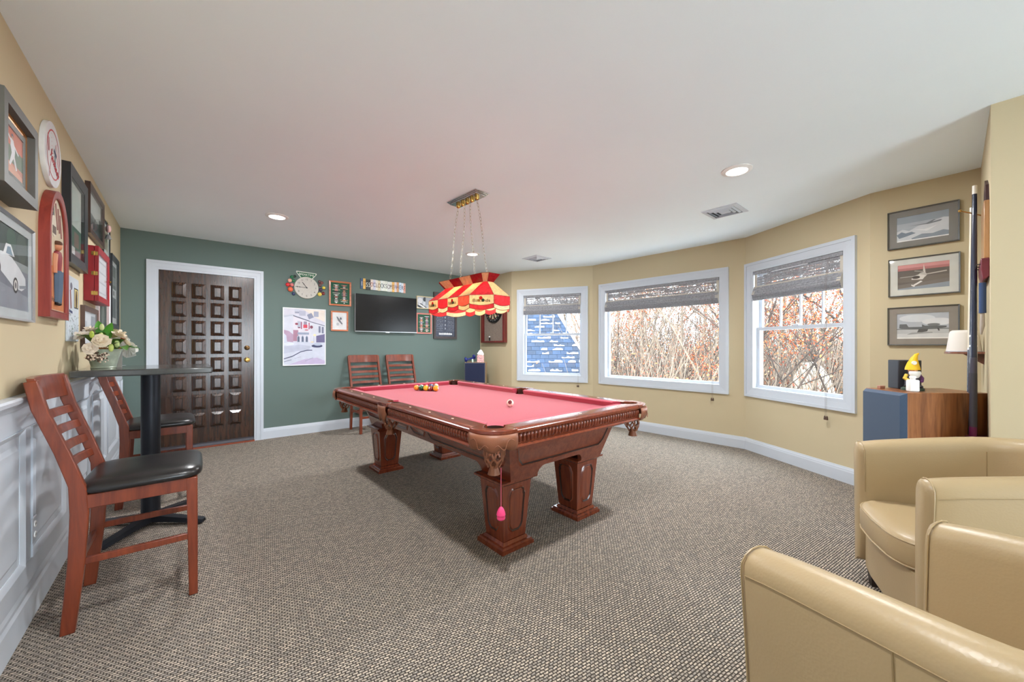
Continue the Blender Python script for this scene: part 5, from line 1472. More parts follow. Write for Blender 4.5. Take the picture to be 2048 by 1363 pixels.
framed('framed_photo', 'black and white photo in pale frame right of the television', 'framed photo', 'back', 2.925, 3.240, 1.852, 2.062, 0.030, 0.014, col((216, 204, 170), 0.4),
       [((60, 64, 70), ell(0.5, 0.8, 0.12, 0.2)), ((206, 208, 212), ell(0.2, 0.65, 0.16, 0.25)), ((150, 156, 164), rect(0.55, 1, 0.3, 1)), ((40, 42, 46), [(0, 0.3), (0.4, 0.0), (0.2, 0), (0, 0.15)]), ((226, 226, 224), line(0.1, 0.35, 0.5, 0.05, 0.08)), ((60, 62, 66), line(0.2, 0.4, 0.6, 0.05, 0.06)), ((196, 200, 206), ell(0.45, 0.4, 0.08, 0.2))], paper=(170, 176, 184), glass=False)
# number plates saying
loc, rz = on_wall('back', 2.370, 2.166)
t = thing('plate_sign', 'sign pieced from cut number plates above the television', 'sign', loc, rz)
letters = ['I', "T", 'S', '5', "O'", 'C', 'L', 'O', 'C', 'K', 'S', 'O', 'M', 'E', 'W', 'H', 'E', 'R', 'E']
pc = [(70, 96, 130), (236, 190, 96), (34, 44, 42), (34, 40, 40), (226, 216, 206), (206, 206, 222), (226, 222, 210), (214, 204, 170), (216, 222, 218), (226, 230, 220), (220, 226, 214), (214, 218, 214), (214, 214, 206), (238, 186, 80), (214, 200, 200), (206, 150, 96), (196, 216, 232), (214, 222, 232), (224, 170, 150)]
lc = [(240, 240, 236), (190, 110, 40), (232, 236, 230), (236, 238, 232), (170, 70, 60), (50, 60, 110), (120, 80, 60), (120, 84, 40), (60, 110, 100), (40, 70, 90), (50, 56, 70), (110, 90, 96), (40, 40, 44), (110, 70, 30), (70, 90, 140), (110, 60, 30), (50, 90, 150), (40, 60, 110), (180, 60, 50)]
wt = 0.726 / len(letters)
rn = random.Random(2)
for k, L_ in enumerate(letters):
    x = -0.363 + wt * (k + 0.5); dz = rn.uniform(-0.006, 0.006)
    b = MB(); b.box(x - wt * 0.51, x + wt * 0.51, -0.010 - 0.002 * (k % 3), 0.0, -0.080 + dz, 0.080 + dz); p_ = b.build('plate_piece', col(pc[k], 0.35, vary=0.12, scale=50), t, bevel=0.0015)
    lettering(L_, 0.098, col(lc[k], 0.4), p_, x, -0.0115 - 0.002 * (k % 3), dz - 0.004, depth=0.0006, sx=0.62 if L_ not in ("O'", 'M', 'W') else 0.48, name='embossed_letter')
# television
loc, rz = on_wall('back', 2.408, 1.722)
t = thing('television', 'large black flat television on the green wall', 'television', loc, rz)
b = MB(); b.box(-0.498, 0.498, -0.062, -0.028, -0.284, 0.284); b.build('housing', MT['black'], t, bevel=0.004)
b = MB(); b.box(-0.494, 0.494, -0.0632, -0.062, -0.270, 0.280); b.build('screen', col((16, 16, 17), 0.22, spec=0.35, vary=0, name='screen_glass'), t)
b = MB(); b.box(-0.499, 0.499, -0.065, -0.050, -0.2865, -0.276); b.box(-0.5005, -0.4965, -0.065, -0.03, -0.285, 0.285); b.build('bezel', MT['silver'], t)
b = MB(); b.box(-0.03, 0.03, -0.0665, -0.05, -0.294, -0.284); b.build('badge', MT['chrome'], t)
b = MB(); b.box(-0.2, 0.2, -0.028, 0.0, -0.15, 0.15); b.build('wall_mount', MT['blackmetal'], t)
# chalk score board
loc, rz = on_wall('back', 3.478, 1.752)
t = thing('chalkboard', 'dark framed chalk scoreboard partly behind the billiard lamp', 'scoreboard', loc, rz)
b = MB(); frame_ring(b, -0.232, 0.232, -0.405, 0.405, 0.040, -0.034, 0.0, lip=0.004); b.build('frame', col((74, 66, 66), 0.5), t)
b = MB(); b.box(-0.195, 0.195, -0.016, 0, -0.368, 0.368); b.build('slate', col((84, 90, 104), 0.8, vary=0.2, scale=18), t)
ck = col((206, 210, 216), 0.9)
for k in range(9):
    lettering(str(k + 1), 0.050, ck, t, 0.0, -0.0168, 0.30 - k * 0.066, depth=0.0003, name='numeral')
b = MB(); rn = random.Random(8)
for k in range(9):
    z = 0.30 - k * 0.066
    b.prism(rect(-0.18, -0.05, z - 0.034, z - 0.0325), -0.0168, -0.016, axis='y'); b.prism(rect(0.05, 0.18, z - 0.034, z - 0.0325), -0.0168, -0.016, axis='y')
    for s_ in (-1, 1):
        for j in range(4):
            x = s_ * (0.06 + 0.032 * j); b.prism(line(x - 0.008, z - rn.uniform(0.0, 0.02), x + 0.008, z + rn.uniform(0, 0.02), 0.003), -0.0168, -0.016, axis='y')
b.build('chalk_marks', ck, t)
b = MB(); x = -0.125
while x < 0.125:
    w = rn.uniform(0.008, 0.018); b.prism(rect(x, x + w, -0.335, -0.305 + rn.uniform(-0.004, 0.004)), -0.0168, -0.016, axis='y'); x += w + 0.004
b.build('bottom_lettering', col((236, 238, 240), 0.8), t)

# ---- dartboard
loc, rz = on_wall('dart', 0.46, 1.70)
t = thing('dartboard', 'round dartboard in an open red wooden case with grey backing', 'dartboard', loc, rz)
DW = wood('dark_red_case', (88, 26, 24), (126, 46, 40), rough=0.35)
hw_, hh = 0.345, 0.42
b = MB(); b.box(-hw_ + 0.03, hw_ - 0.03, -0.02, 0, -hh + 0.02, hh - 0.02); b.build('backing', fabric('grey_cork', (138, 122, 110), fine=120, vary=0.25), t)
b = MB(); b.box(-hw_, -hw_ + 0.05, -0.07, 0, -hh, hh); b.build('case_side', DW, t, bevel=0.003)
b = MB(); b.box(hw_ - 0.05, hw_, -0.07, 0, -hh, hh); b.build('case_side', DW, t, bevel=0.003)
b = MB(); b.box(-hw_ + 0.05, hw_ - 0.05, -0.07, 0, -hh, -hh + 0.03); b.build('case_bottom', DW, t, bevel=0.003)
b = MB(); b.box(-hw_ + 0.05, hw_ - 0.05, -0.07, 0, hh - 0.03, hh); b.build('case_top', DW, t, bevel=0.003)
zc = 0.165; xc = 0.01; RB = 0.225
b = MB(); b.lathe([(RB, 0.0), (RB, 0.034), (RB - 0.006, 0.038), (0.0, 0.038)], 40, M=Matrix.Translation((xc, -0.02, zc)) @ Matrix.Rotation(R(90), 4, 'X')); bd = b.build('board', col((28, 28, 30), 0.7), t, smooth=True)
mats = [col((216, 196, 160), 0.7), col((40, 38, 38), 0.7), col((150, 40, 40), 0.7), col((46, 96, 60), 0.7)]
b = MB()
for k in range(20):
    a0, a1 = R(-9 + 18 * k), R(9 + 18 * k)
    for (r0, r1, ma, mb_) in ((0.016, 0.098, 0, 1), (0.098, 0.107, 3, 2), (0.107, 0.160, 0, 1), (0.160, 0.169, 3, 2)):
        pts_ = [(xc + r_ * math.cos(a), zc + r_ * math.sin(a)) for r_, a in ((r0, a0), (r1, a0), (r1, (a0 + a1) / 2), (r1, a1), (r0, a1))]
        b.add([(p[0], -0.0588, p[1]) for p in pts_], [tuple(range(5))], ma if k % 2 else mb_)
b.add([(p[0], -0.0590, p[1]) for p in ell(xc, zc, 0.016, 0.016, 16)], [tuple(range(16))], 3)
b.add([(p[0], -0.0592, p[1]) for p in ell(xc, zc, 0.007, 0.007, 12)], [tuple(range(12))], 2)
b.build('segments', mats, bd, fixn=False)
for k, nn in enumerate((6, 13, 4, 18, 1, 20, 5, 12, 9, 14, 11, 8, 16, 7, 19, 3, 17, 2, 15, 10)):
    a = R(18 * k); lettering(str(nn), 0.034, col((226, 226, 220), 0.5), bd, xc + 0.192 * math.cos(a), -0.0590, zc + 0.192 * math.sin(a), depth=0.0003, name='numeral')
b = MB(); b.lathe([(0.006, -0.385), (0.014, -0.375), (0.012, -0.34), (0.016, -0.325)], 10, (-0.10, -0.05, 0)); b.build('dart_barrel', MT['black'], t, smooth=True)
b = MB(); b.sphere((-0.10, -0.05, -0.315), (0.016, 0.016, 0.014), 10, 6); b.build('dart_flight', MT['white'], t, smooth=True)

# ---- three aircraft prints
AL = col((120, 122, 122), 0.3, metal=0.7, name='aluminium_frame')
g3 = 'aluminium framed aircraft prints'
snow = [((150, 160, 172), rect(0, 1, 0.55, 1)), ((176, 184, 192), rect(0, 1, 0.5, 0.72)), ((206, 210, 214), [(0, 0.42), (0.12, 0.5), (0.25, 0.40), (0.42, 0.55), (0.6, 0.60), (0.75, 0.66), (0.9, 0.74), (1, 0.70), (1, 0), (0, 0)]),
        ((120, 132, 146), [(0.0, 0.30), (0.1, 0.40), (0.18, 0.33), (0.3, 0.36), (0.38, 0.28), (0.2, 0.2), (0.05, 0.15)]), ((140, 150, 162), [(0.3, 0.1), (0.5, 0.22), (0.7, 0.18), (0.9, 0.26), (1, 0.2), (1, 0), (0.3, 0)]), ((226, 228, 230), [(0.35, 0.42), (0.55, 0.38), (0.8, 0.48), (0.6, 0.30)]),
        ((120, 126, 132), [(0.24, 0.60), (0.62, 0.56), (0.84, 0.60), (0.88, 0.64), (0.84, 0.66), (0.6, 0.60)]), ((120, 126, 132), [(0.55, 0.58), (0.72, 0.70), (0.76, 0.70), (0.66, 0.58)]), ((238, 238, 236), rect(0, 1, 0, 0.05))]
framed('framed_print', 'aluminium framed print of an aircraft over snowy mountains, topmost of three', 'framed picture', 'near', 0.108, 0.490, 1.996, 2.298, 0.026, 0.008, AL, snow, mat_w=0.045, mat_rgb=(132, 128, 122), paper=(170, 178, 186), group=g3)
dusk = [((96, 88, 82), rect(0, 1, 0.0, 0.80)), ((206, 140, 138), rect(0, 1, 0.80, 1)), ((176, 110, 108), rect(0, 1, 0.76, 0.86)), ((110, 100, 92), rect(0, 1, 0.3, 0.5)), ((140, 150, 160), [(0, 0.10), (1, 0.28), (1, 0.0), (0, 0)]), ((116, 108, 102), [(0, 0.2), (1, 0.34), (1, 0.2), (0, 0.05)]),
        ((170, 164, 156), line(0.05, 0.50, 0.40, 0.52, 0.03)), ((186, 178, 168), line(0.55, 0.55, 0.95, 0.62, 0.04)), ((214, 206, 196), [(0.50, 0.6), (0.52, 0.95), (0.55, 0.7), (0.56, 0.5)]), ((190, 184, 176), ell(0.50, 0.54, 0.08, 0.10)), ((214, 208, 200), [(0.28, 0.38), (0.5, 0.36), (0.56, 0.5), (0.44, 0.58), (0.30, 0.50)]), ((60, 52, 50), ell(0.37, 0.46, 0.08, 0.06)), ((226, 222, 216), line(0.30, 0.12, 0.48, 0.30, 0.05)), ((226, 222, 216), line(0.28, 0.18, 0.34, 0.10, 0.03)), ((150, 144, 136), line(0.34, 0.72, 0.52, 0.66, 0.04))]
framed('framed_print', 'aluminium framed print of a jet against a pink sky, middle of three', 'framed picture', 'near', 0.113, 0.493, 1.612, 1.914, 0.026, 0.008, AL, dusk, mat_w=0.045, mat_rgb=(206, 206, 198), paper=(96, 88, 82), group=g3)
grey = [((176, 182, 190), rect(0, 1, 0.45, 1)), ((206, 210, 214), ell(0.4, 0.8, 0.35, 0.15)), ((214, 216, 218), ell(0.8, 0.65, 0.3, 0.14)), ((186, 188, 188), rect(0, 1, 0, 0.42)), ((206, 206, 204), rect(0, 1, 0.0, 0.2)), ((120, 124, 126), rect(0, 1, 0.36, 0.40)), ((90, 94, 98), [(0.05, 0.42), (0.06, 0.58), (0.20, 0.58), (0.24, 0.46), (0.5, 0.46), (0.5, 0.56), (0.56, 0.50), (0.75, 0.50), (0.96, 0.48), (0.95, 0.42), (0.8, 0.38), (0.4, 0.36), (0.1, 0.40)]),
        ((70, 74, 78), [(0.40, 0.22), (0.6, 0.28), (0.62, 0.38), (0.44, 0.38)]), ((110, 114, 116), ell(0.72, 0.54, 0.12, 0.05)), ((60, 62, 66), line(0.80, 0.40, 0.82, 0.30, 0.03)), ((150, 152, 152), [(0.2, 0.16), (0.7, 0.22), (0.7, 0.26), (0.3, 0.24)]), ((236, 234, 228), rect(0, 1, 0, 0.05))]
framed('framed_print', 'aluminium framed grey print of a parked aircraft, lowest of three', 'framed picture', 'near', 0.108, 0.490, 1.222, 1.526, 0.026, 0.008, AL, grey, mat_w=0.045, mat_rgb=(140, 132, 124), paper=(176, 182, 190), group=g3)
# ================================================================== SPEAKERS
def speaker(label, fl, fr_, depth, zt, wood_m, cloth_rgb, bevelled=True):
    """fl, fr_: front face corners left / right as seen facing it"""
    dx, dy = fr_[0] - fl[0], fr_[1] - fl[1]; w = math.hypot(dx, dy); a = math.atan2(dy, dx)
    t = thing('floor_speaker', label, 'speaker', (fl[0], fl[1], 0), a, 'tall floor speakers')
    b = MB(); b.box(0.0, w, 0.03, depth, 0.03, zt); b.build('cabinet', wood_m, t, bevel=0.003)
    b = MB(); b.hexa([(0.0, 0.03, 0.04), (w, 0.03, 0.04), (w, 0.03, zt - 0.004), (0.0, 0.03, zt - 0.004), (0.014, 0.0, 0.05), (w - 0.014, 0.0, 0.05), (w - 0.014, 0.0, zt - 0.020), (0.014, 0.0, zt - 0.020)]); b.build('grille', fabric('grille_cloth', cloth_rgb, fine=500, vary=0.15), t)
    b = MB(); b.box(0.005, w - 0.005, 0.04, depth - 0.01, 0.0, 0.03); b.build('plinth', MT['black'], t)
    return t, a
sp1, sa1 = speaker('tall oak floor speaker with blue-grey grille beside the right window', (3.395, 0.398), (3.205, 0.197), 0.50, 0.94, MT['oak'], (66, 82, 104))
sp2, sa2 = speaker('floor speaker with navy grille in the far corner by the dartboard', (3.560, 5.380), (3.825, 5.150), 0.40, 0.942, wood('pale_speaker_veneer', (150, 112, 72), (196, 156, 108)), (34, 40, 66))
def on_sp(t_loc, a, x, y):
    return (t_loc[0] + x * math.cos(a) - y * math.sin(a), t_loc[1] + x * math.sin(a) + y * math.cos(a))
ZS = 0.94
# ---- on the near speaker
q = (3.555, 0.205)
t = thing('desk_speaker', 'small black box with curved front on the oak speaker', 'speaker', (q[0], q[1], ZS), R(-49))
b = MB(); b.prism([(-0.066, 0.045), (-0.066, -0.036), (-0.04, -0.052), (0.0, -0.058), (0.04, -0.052), (0.066, -0.036), (0.066, 0.045)], 0.0, 0.185); b.build('housing', col((42, 44, 52), 0.4), t, bevel=0.004)
b = MB(); b.prism([(-0.052, -0.040), (-0.03, -0.054), (0.0, -0.060), (0.03, -0.054), (0.052, -0.040), (0.0, -0.03)], 0.02, 0.165); b.build('grille', fabric('dark_grille', (52, 60, 78), fine=600), t)
q = (3.435, 0.165)
t = thing('gnome_figurine', 'garden gnome figurine in a pointed yellow hat on the oak speaker', 'figurine', (q[0], q[1], ZS), R(-60))
b = MB(); b.lathe([(0.052, 0.0), (0.052, 0.014), (0.046, 0.018)], 16); b.build('base', col((56, 72, 60), 0.6), t, smooth=True)
b = MB(); b.lathe([(0.030, 0.018), (0.036, 0.04), (0.034, 0.075), (0.026, 0.10), (0.018, 0.112)], 14); b.build('body', col((52, 48, 58), 0.6), t, smooth=True)
b = MB(); b.sphere((0, -0.002, 0.122), (0.022, 0.022, 0.022), 12, 8); b.sphere((0, -0.026, 0.124), 0.008, 8, 6); b.build('head', col((222, 170, 140), 0.6), t, smooth=True)
b = MB(); b.loft([[(rx * math.cos(2 * math.pi * i / 12), -0.022 + ry * math.sin(2 * math.pi * i / 12), z) for i in range(12)] for rx, ry, z in ((0.006, 0.006, 0.068), (0.022, 0.016, 0.088), (0.030, 0.020, 0.108), (0.026, 0.016, 0.120))]); b.build('beard', col((232, 230, 224), 0.8), t, smooth=True)
b = MB(); b.tube([(0, 0, 0.128), (0, 0, 0.142), (0.002, 0, 0.17), (0.008, 0, 0.20), (0.018, 0, 0.222), (0.030, 0, 0.230)], [0.036, 0.034, 0.026, 0.016, 0.009, 0.003], 14); b.build('hat', col((236, 184, 30), 0.5), t, smooth=True)
b = MB(); b.prism(ell(-0.006, 0.172, 0.012, 0.012, 12), -0.030, -0.022, axis='y'); b.build('hat_emblem', col((240, 236, 226), 0.5), t)
for s_ in (-1, 1):
    b = MB(); b.tube([(s_ * 0.028, 0, 0.098), (s_ * 0.042, -0.006, 0.075), (s_ * 0.030, -0.026, 0.062)], [0.010, 0.010, 0.009], 8); b.sphere((s_ * 0.028, -0.030, 0.060), 0.009, 8, 6); b.build('arm', col((214, 176, 60) if s_ < 0 else (110, 60, 110), 0.6), t, smooth=True)
    b = MB(); b.sphere((s_ * 0.018, -0.030, 0.026), (0.014, 0.022, 0.012), 10, 6); b.build('boot', col((36, 34, 38), 0.4), t, smooth=True)
b = MB()
for (x, y, z) in ((-0.042, -0.028, 0.030), (-0.022, -0.040, 0.030), (-0.033, -0.034, 0.048)): b.sphere((x, y, z), 0.013, 10, 8)
b.build('ball_pile', col((34, 34, 38), 0.25), t, smooth=True)
q = (3.338, 0.160)
t = thing('bottle', 'small white square bottle in front of the gnome figurine', 'bottle', (q[0], q[1], ZS), R(-60))
b = MB(); b.box(-0.026, 0.026, -0.018, 0.018, 0.0, 0.072); b.build('body', MT['white'], t, bevel=0.008, seg=3)
b = MB(); b.lathe([(0.012, 0.070), (0.012, 0.080), (0.015, 0.082), (0.015, 0.092), (0.012, 0.094)], 14); b.build('neck', MT['white'], t, smooth=True)
q = (3.420, 0.305)
t = thing('coin_box', 'tiny copper coloured box at the left of the oak speaker top', 'box', (q[0], q[1], ZS), R(-45))
b = MB(); b.box(-0.016, 0.016, -0.011, 0.011, 0, 0.016); b.build('body', col((196, 140, 120), 0.3, metal=0.5), t, bevel=0.002)
b = MB(); b.box(-0.017, 0.017, -0.012, 0.012, 0.016, 0.020); b.build('lid', col((216, 170, 150), 0.3, metal=0.5), t, bevel=0.001)
# ---- on the far speaker
q = on_sp((3.560, 5.380), sa2, 0.085, 0.13)
t = thing('dumbbell', 'blue vinyl dumbbell lying on the far corner speaker', 'dumbbell', (q[0], q[1], 0.942), sa2 + R(20))
DB = col((28, 42, 120), 0.3, name='blue_vinyl')
b = MB(); b.tube([(-0.075, -0.01, 0.040), (0.075, 0.02, 0.075)], 0.015, 12); b.build('handle', DB, t, smooth=True)
for x, y, z in ((-0.078, -0.01, 0.043), (0.07, 0.02, 0.088)):
    b = MB(); b.lathe([(0.0, -0.024), (0.030, -0.022), (0.043, -0.008), (0.043, 0.008), (0.030, 0.022), (0.0, 0.024)], 8, M=Matrix.Translation((x, y, z)) @ Matrix.Rotation(R(78), 4, 'Y')); b.build('head', DB, t, smooth=True, angle=25)
q = on_sp((3.560, 5.380), sa2, 0.135, 0.035)
t = thing('bottle', 'tiny pale bottle beside the blue dumbbell', 'bottle', (q[0], q[1], 0.942), 0)
b = MB(); b.lathe([(0.014, 0.0), (0.014, 0.036), (0.009, 0.042)], 12); b.build('body', col((206, 222, 206), 0.4), t, smooth=True)
b = MB(); b.lathe([(0.010, 0.042), (0.010, 0.056), (0.0, 0.057)], 12); b.build('cap', MT['white'], t, smooth=True)
q = on_sp((3.560, 5.380), sa2, 0.265, 0.11)
t = thing('tissue_box', 'pink floral tissue box with a white tissue on the corner speaker', 'tissue box', (q[0], q[1], 0.942), sa2)
b = MB(); b.box(-0.056, 0.056, -0.056, 0.056, 0, 0.115); b.build('carton', col((226, 176, 170), 0.6, vary=0.25, scale=60), t, bevel=0.002)
b = MB(); rr_ = random.Random(3)
rings = []
for j, (r_, z) in enumerate(((0.040, 0.112), (0.050, 0.135), (0.036, 0.165), (0.022, 0.195), (0.006, 0.205))):
    rings.append([(r_ * (1 + 0.25 * (i % 2)) * math.cos(2 * math.pi * i / 10 + j * 0.3), 0.6 * r_ * (1 + 0.25 * (i % 2)) * math.sin(2 * math.pi * i / 10 + j * 0.3), z + 0.006 * (i % 3)) for i in range(10)])
b.loft(rings); b.build('tissue', MT['white'], t, smooth=True, angle=70)
rr_ = random.Random(12)
b = MB()
for k in range(26):
    u, z, r_ = rr_.uniform(-0.048, 0.048), rr_.uniform(0.012, 0.10), rr_.uniform(0.004, 0.008)
    b.prism(ell(u, z, r_, r_, 7), -0.0566, -0.056, axis='y', mi=k % 3)
    M = Matrix.Rotation(R(90), 4, 'Z'); b.prism(ell(u, z, r_, r_, 7), -0.0566, -0.056, axis='y', mi=(k + 1) % 3, M=M)
b.build('floral_print', [col((196, 110, 130), 0.6), col((236, 206, 196), 0.6), col((150, 150, 176), 0.6)], t)

# ================================================================== CORNER SHELF AND CUE RACK (return wall, facing +Y)
t = thing('corner_shelf', 'small brown shelf on the return wall beside the cues', 'shelf', (3.90, -0.130, 1.165))
b = MB(); b.prism([(-0.10, 0.0)] + arc(0, 0.075, 0.095, 175, 5, 12)[::1] + [(0.10, 0.0)], 0.0, 0.014); b.build('board', wood('brown_shelf', (110, 66, 50), (140, 90, 70)), t, bevel=0.002)
b = MB(); b.prism([(0.0, 0.0), (0.09, 0.0), (0.0, -0.07)], -0.008, 0.008, axis='x'); b.build('bracket', wood('brown_bracket', (110, 66, 50), (140, 90, 70)), t)
t = thing('lamp_shade', 'white fabric shade standing on the small corner shelf', 'lamp shade', (3.90, -0.045, 1.179))
b = MB(); b.lathe([(0.078, 0.0), (0.078, 0.004), (0.064, 0.122), (0.060, 0.134), (0.050, 0.141), (0.0, 0.142)], 28); b.build('shade', fabric('white_linen', (226, 220, 212), fine=500, vary=0.03), t, smooth=True, angle=50)
b = MB(); b.lathe([(0.0785, 0.0), (0.0795, 0.003), (0.0785, 0.006)], 28); b.build('rim', MT['trim'], t, smooth=True)
t = thing('cue_rack', 'wooden wall cue rack with maroon bracket on the return wall', 'cue rack', (3.50, -0.130, 0))
MR = col((112, 44, 56), 0.35, vary=0.2, name='maroon_lacquer')
b = MB(); b.prism([(-0.16, 1.70), (0.16, 1.70), (0.16, 2.02), (-0.16, 2.02)], 0.0, 0.020, axis='y'); b.build('back_board', wood('tan_board', (166, 122, 80), (196, 150, 104)), t, bevel=0.003)
b = MB(); b.prism([(-0.15, 2.02), (0.15, 2.02), (0.10, 2.12), (0.0, 2.17), (-0.10, 2.12)], 0.0, 0.012, axis='y'); b.build('crest', col((64, 40, 46), 0.4), t)
b = MB(); b.prism([(0.0, 1.70), (0.031, 1.70), (0.031, 1.64), (0.022, 1.58), (0.0, 1.60)], -0.17, 0.17, axis='x'); b.build('bracket', MR, t, bevel=0.004)
for x in (-0.11, 0.0, 0.11):
    b = MB(); b.tube([(x - 0.03, 0.030, 1.67), (x - 0.03, 0.044, 1.672), (x - 0.026, 0.048, 1.66)], 0.003, 6); b.build('clip', MT['black'], t, smooth=True)
b = MB(); b.prism([(0.0, 0.655), (0.085, 0.655), (0.085, 0.695), (0.0, 0.695)], -0.20, 0.20, axis='x'); b.build('butt_rest', MR, t, bevel=0.003)
b = MB(); b.tube([(0.15, 0.010, 2.00), (0.17, 0.100, 2.06)], 0.004, 6); b.sphere((0.17, 0.103, 2.06), 0.009, 8, 6); b.build('brass_hook', MT['brass'], t, smooth=True)
def cue(label, p, q, parts, rr=(0.015, 0.0065)):
    """p butt end, q tip; parts = list of (t0, t1, material) along the cue"""
    p, q = Vector(p), Vector(q)
    t = thing('pool_cue', label, 'pool cue', p, 0, 'pool cues in the rack')
    d = q - p
    for (t0, t1, m, nm) in parts:
        r0, r1 = rr[0] + (rr[1] - rr[0]) * t0, rr[0] + (rr[1] - rr[0]) * t1
        b = MB(); b.tube([d * t0, d * (t0 + (t1 - t0) * 0.5), d * t1], [r0, (r0 + r1) / 2, r1], 14); b.build(nm, m, t, smooth=True, angle=50)
    return t
navy = col((38, 46, 66), 0.25, coat=0.5, name='navy_lacquer'); char = col((58, 56, 64), 0.45, name='charcoal_wrap'); cream = col((222, 212, 190), 0.3); ring = col((226, 226, 226), 0.3, metal=0.5, vary=0)
plum = col((96, 24, 70), 0.3); purp = col((60, 40, 80), 0.3, coat=0.4)
cue('long dark blue pool cue with white tip in the rack', (3.475, -0.073, 0.70), (3.60, -0.084, 2.18), [(0, 0.05, MT['black'], 'bumper'), (0.05, 0.24, char, 'wrap'), (0.24, 0.345, navy, 'sleeve'), (0.345, 0.352, ring, 'ring'), (0.352, 0.385, navy, 'joint_collar'), (0.385, 0.392, ring, 'ring'), (0.392, 0.965, navy, 'shaft'), (0.965, 1.0, col((240, 234, 222), 0.4), 'ferrule')], rr=(0.019, 0.010))
cue('pool cue with pale shaft and plum butt in the rack', (3.555, -0.066, 0.70), (3.68, -0.074, 2.07), [(0, 0.04, plum, 'bumper'), (0.04, 0.10, purp, 'butt_cap'), (0.10, 0.36, navy, 'butt'), (0.36, 0.368, ring, 'ring'), (0.368, 0.97, cream, 'shaft'), (0.97, 1.0, MT['white'], 'ferrule')], rr=(0.016, 0.008))
cue('shorter pool cue with charcoal wrapped butt at the near end of the rack', (3.415, -0.073, 0.70), (3.445, -0.080, 1.60), [(0, 0.06, plum, 'bumper'), (0.06, 0.40, char, 'wrap'), (0.40, 0.50, col((70, 66, 78), 0.4), 'butt'), (0.50, 1.0, navy, 'shaft')], rr=(0.016, 0.010))
t = thing('table_brush', 'blue handled table brush hanging below the maroon bracket', 'brush', (3.385, -0.124, 0), 0)
b = MB(); b.tube([(0, 0.017, 1.570), (0, 0.017, 1.40)], 0.014, 12); b.build('handle', col((48, 70, 110), 0.4), t, smooth=True)
b = MB(); b.tube([(0, 0.017, 1.40), (0, 0.018, 1.33), (0.004, 0.022, 1.28)], [0.008, 0.010, 0.004], 10); b.build('tuft', col((170, 160, 150), 0.8), t, smooth=True)

# ================================================================== FLOWERS ON THE BAR TABLE
fx, fy, fz = -0.405, 3.60, 1.075
t = thing('flower_bucket', 'bouquet of white and cream flowers in an oval metal bucket', 'flower arrangement', (fx, fy, fz), R(80))
zinc = col((176, 186, 166), 0.4, metal=0.25, vary=0.25, scale=18, name='aged_zinc')
b = MB()
prof = [(0.062, 0.0), (0.064, 0.004), (0.061, 0.008), (0.072, 0.06), (0.074, 0.064), (0.074, 0.068), (0.076, 0.072), (0.077, 0.076), (0.088, 0.118), (0.091, 0.120), (0.088, 0.122), (0.082, 0.115)]
b.lathe(prof, 36, sx=1.25, sy=0.95); b.f = [f for f in b.f if len(f) == 4]; b.m = [0] * len(b.f); b.lathe([(0.0, 0.001), (0.062, 0.001)], 36, sx=1.25, sy=0.95)
b.build('bucket', zinc, t, smooth=True, fixn=False)
b = MB(); b.box(-0.004, 0.004, -0.083, -0.058, 0.0, 0.118); b.build('seam', MT['silver'], t)
b = MB(); b.lathe([(0.0, 0.10), (0.05, 0.104), (0.083, 0.098)], 24, sx=1.25, sy=0.95); b.build('moss', col((96, 58, 30), 0.9, vary=0.5, scale=80), t)
rf = random.Random(21)
def flower(c, r, rgb, nlay=3):
    b = MB(); c = Vector(c)
    up = Vector((c.x, c.y, (c.z - 0.10) * 1.2)).normalized()
    a1 = up.orthogonal().normalized(); a2 = up.cross(a1)
    for L in range(nlay):
        k = 7 - L
        rad = r * (1 - 0.27 * L); lift = r * (0.10 + 0.28 * L)
        for i in range(k):
            an = 2 * math.pi * (i + 0.5 * L) / k + rf.uniform(-0.2, 0.2)
            d = a1 * math.cos(an) + a2 * math.sin(an); s_ = up.cross(d)
            w = rad * 0.62
            p0 = c + up * (lift * 0.2); p1 = c + d * rad * 0.55 + up * (lift * 0.7); p2 = c + d * rad * (1.0 + rf.uniform(-0.1, 0.1)) + up * (lift + rf.uniform(-0.1, 0.25) * r)
            b.add([tuple(p0), tuple(p1 - s_ * w), tuple(p1 + up * 0.10 * r), tuple(p1 + s_ * w), tuple(p2 - s_ * w * 0.6), tuple(p2 + up * 0.05 * r), tuple(p2 + s_ * w * 0.6)],
                  [(0, 1, 2), (0, 2, 3), (1, 4, 5, 2), (2, 5, 6, 3)])
    b.sphere(tuple(c + up * r * 0.45), r * 0.30, 8, 6)
    return b.build('flower', col(rgb, 0.7, vary=0.08, scale=40), t, smooth=True, angle=70, fixn=False)
def leaf(p, d, L, w, rgb):
    p, d = Vector(p), Vector(d).normalized(); s_ = d.cross(Vector((0, 0, 1))).normalized(); u = s_.cross(d)
    b = MB(); rows = []
    for i in range(6):
        q_ = i / 5.0; c = p + d * L * q_ + u * (0.15 * L * math.sin(q_ * math.pi)) ; hw2 = w * math.sin(math.pi * (0.08 + 0.90 * q_)) ** 0.8
        rows.append([tuple(c - s_ * hw2 + u * hw2 * 0.35), tuple(c), tuple(c + s_ * hw2 + u * hw2 * 0.35)])
    b.loft(rows, cap=False, closed=False); return b.build('leaf', col(rgb, 0.45, vary=0.15), t, smooth=True, angle=80, fixn=False)
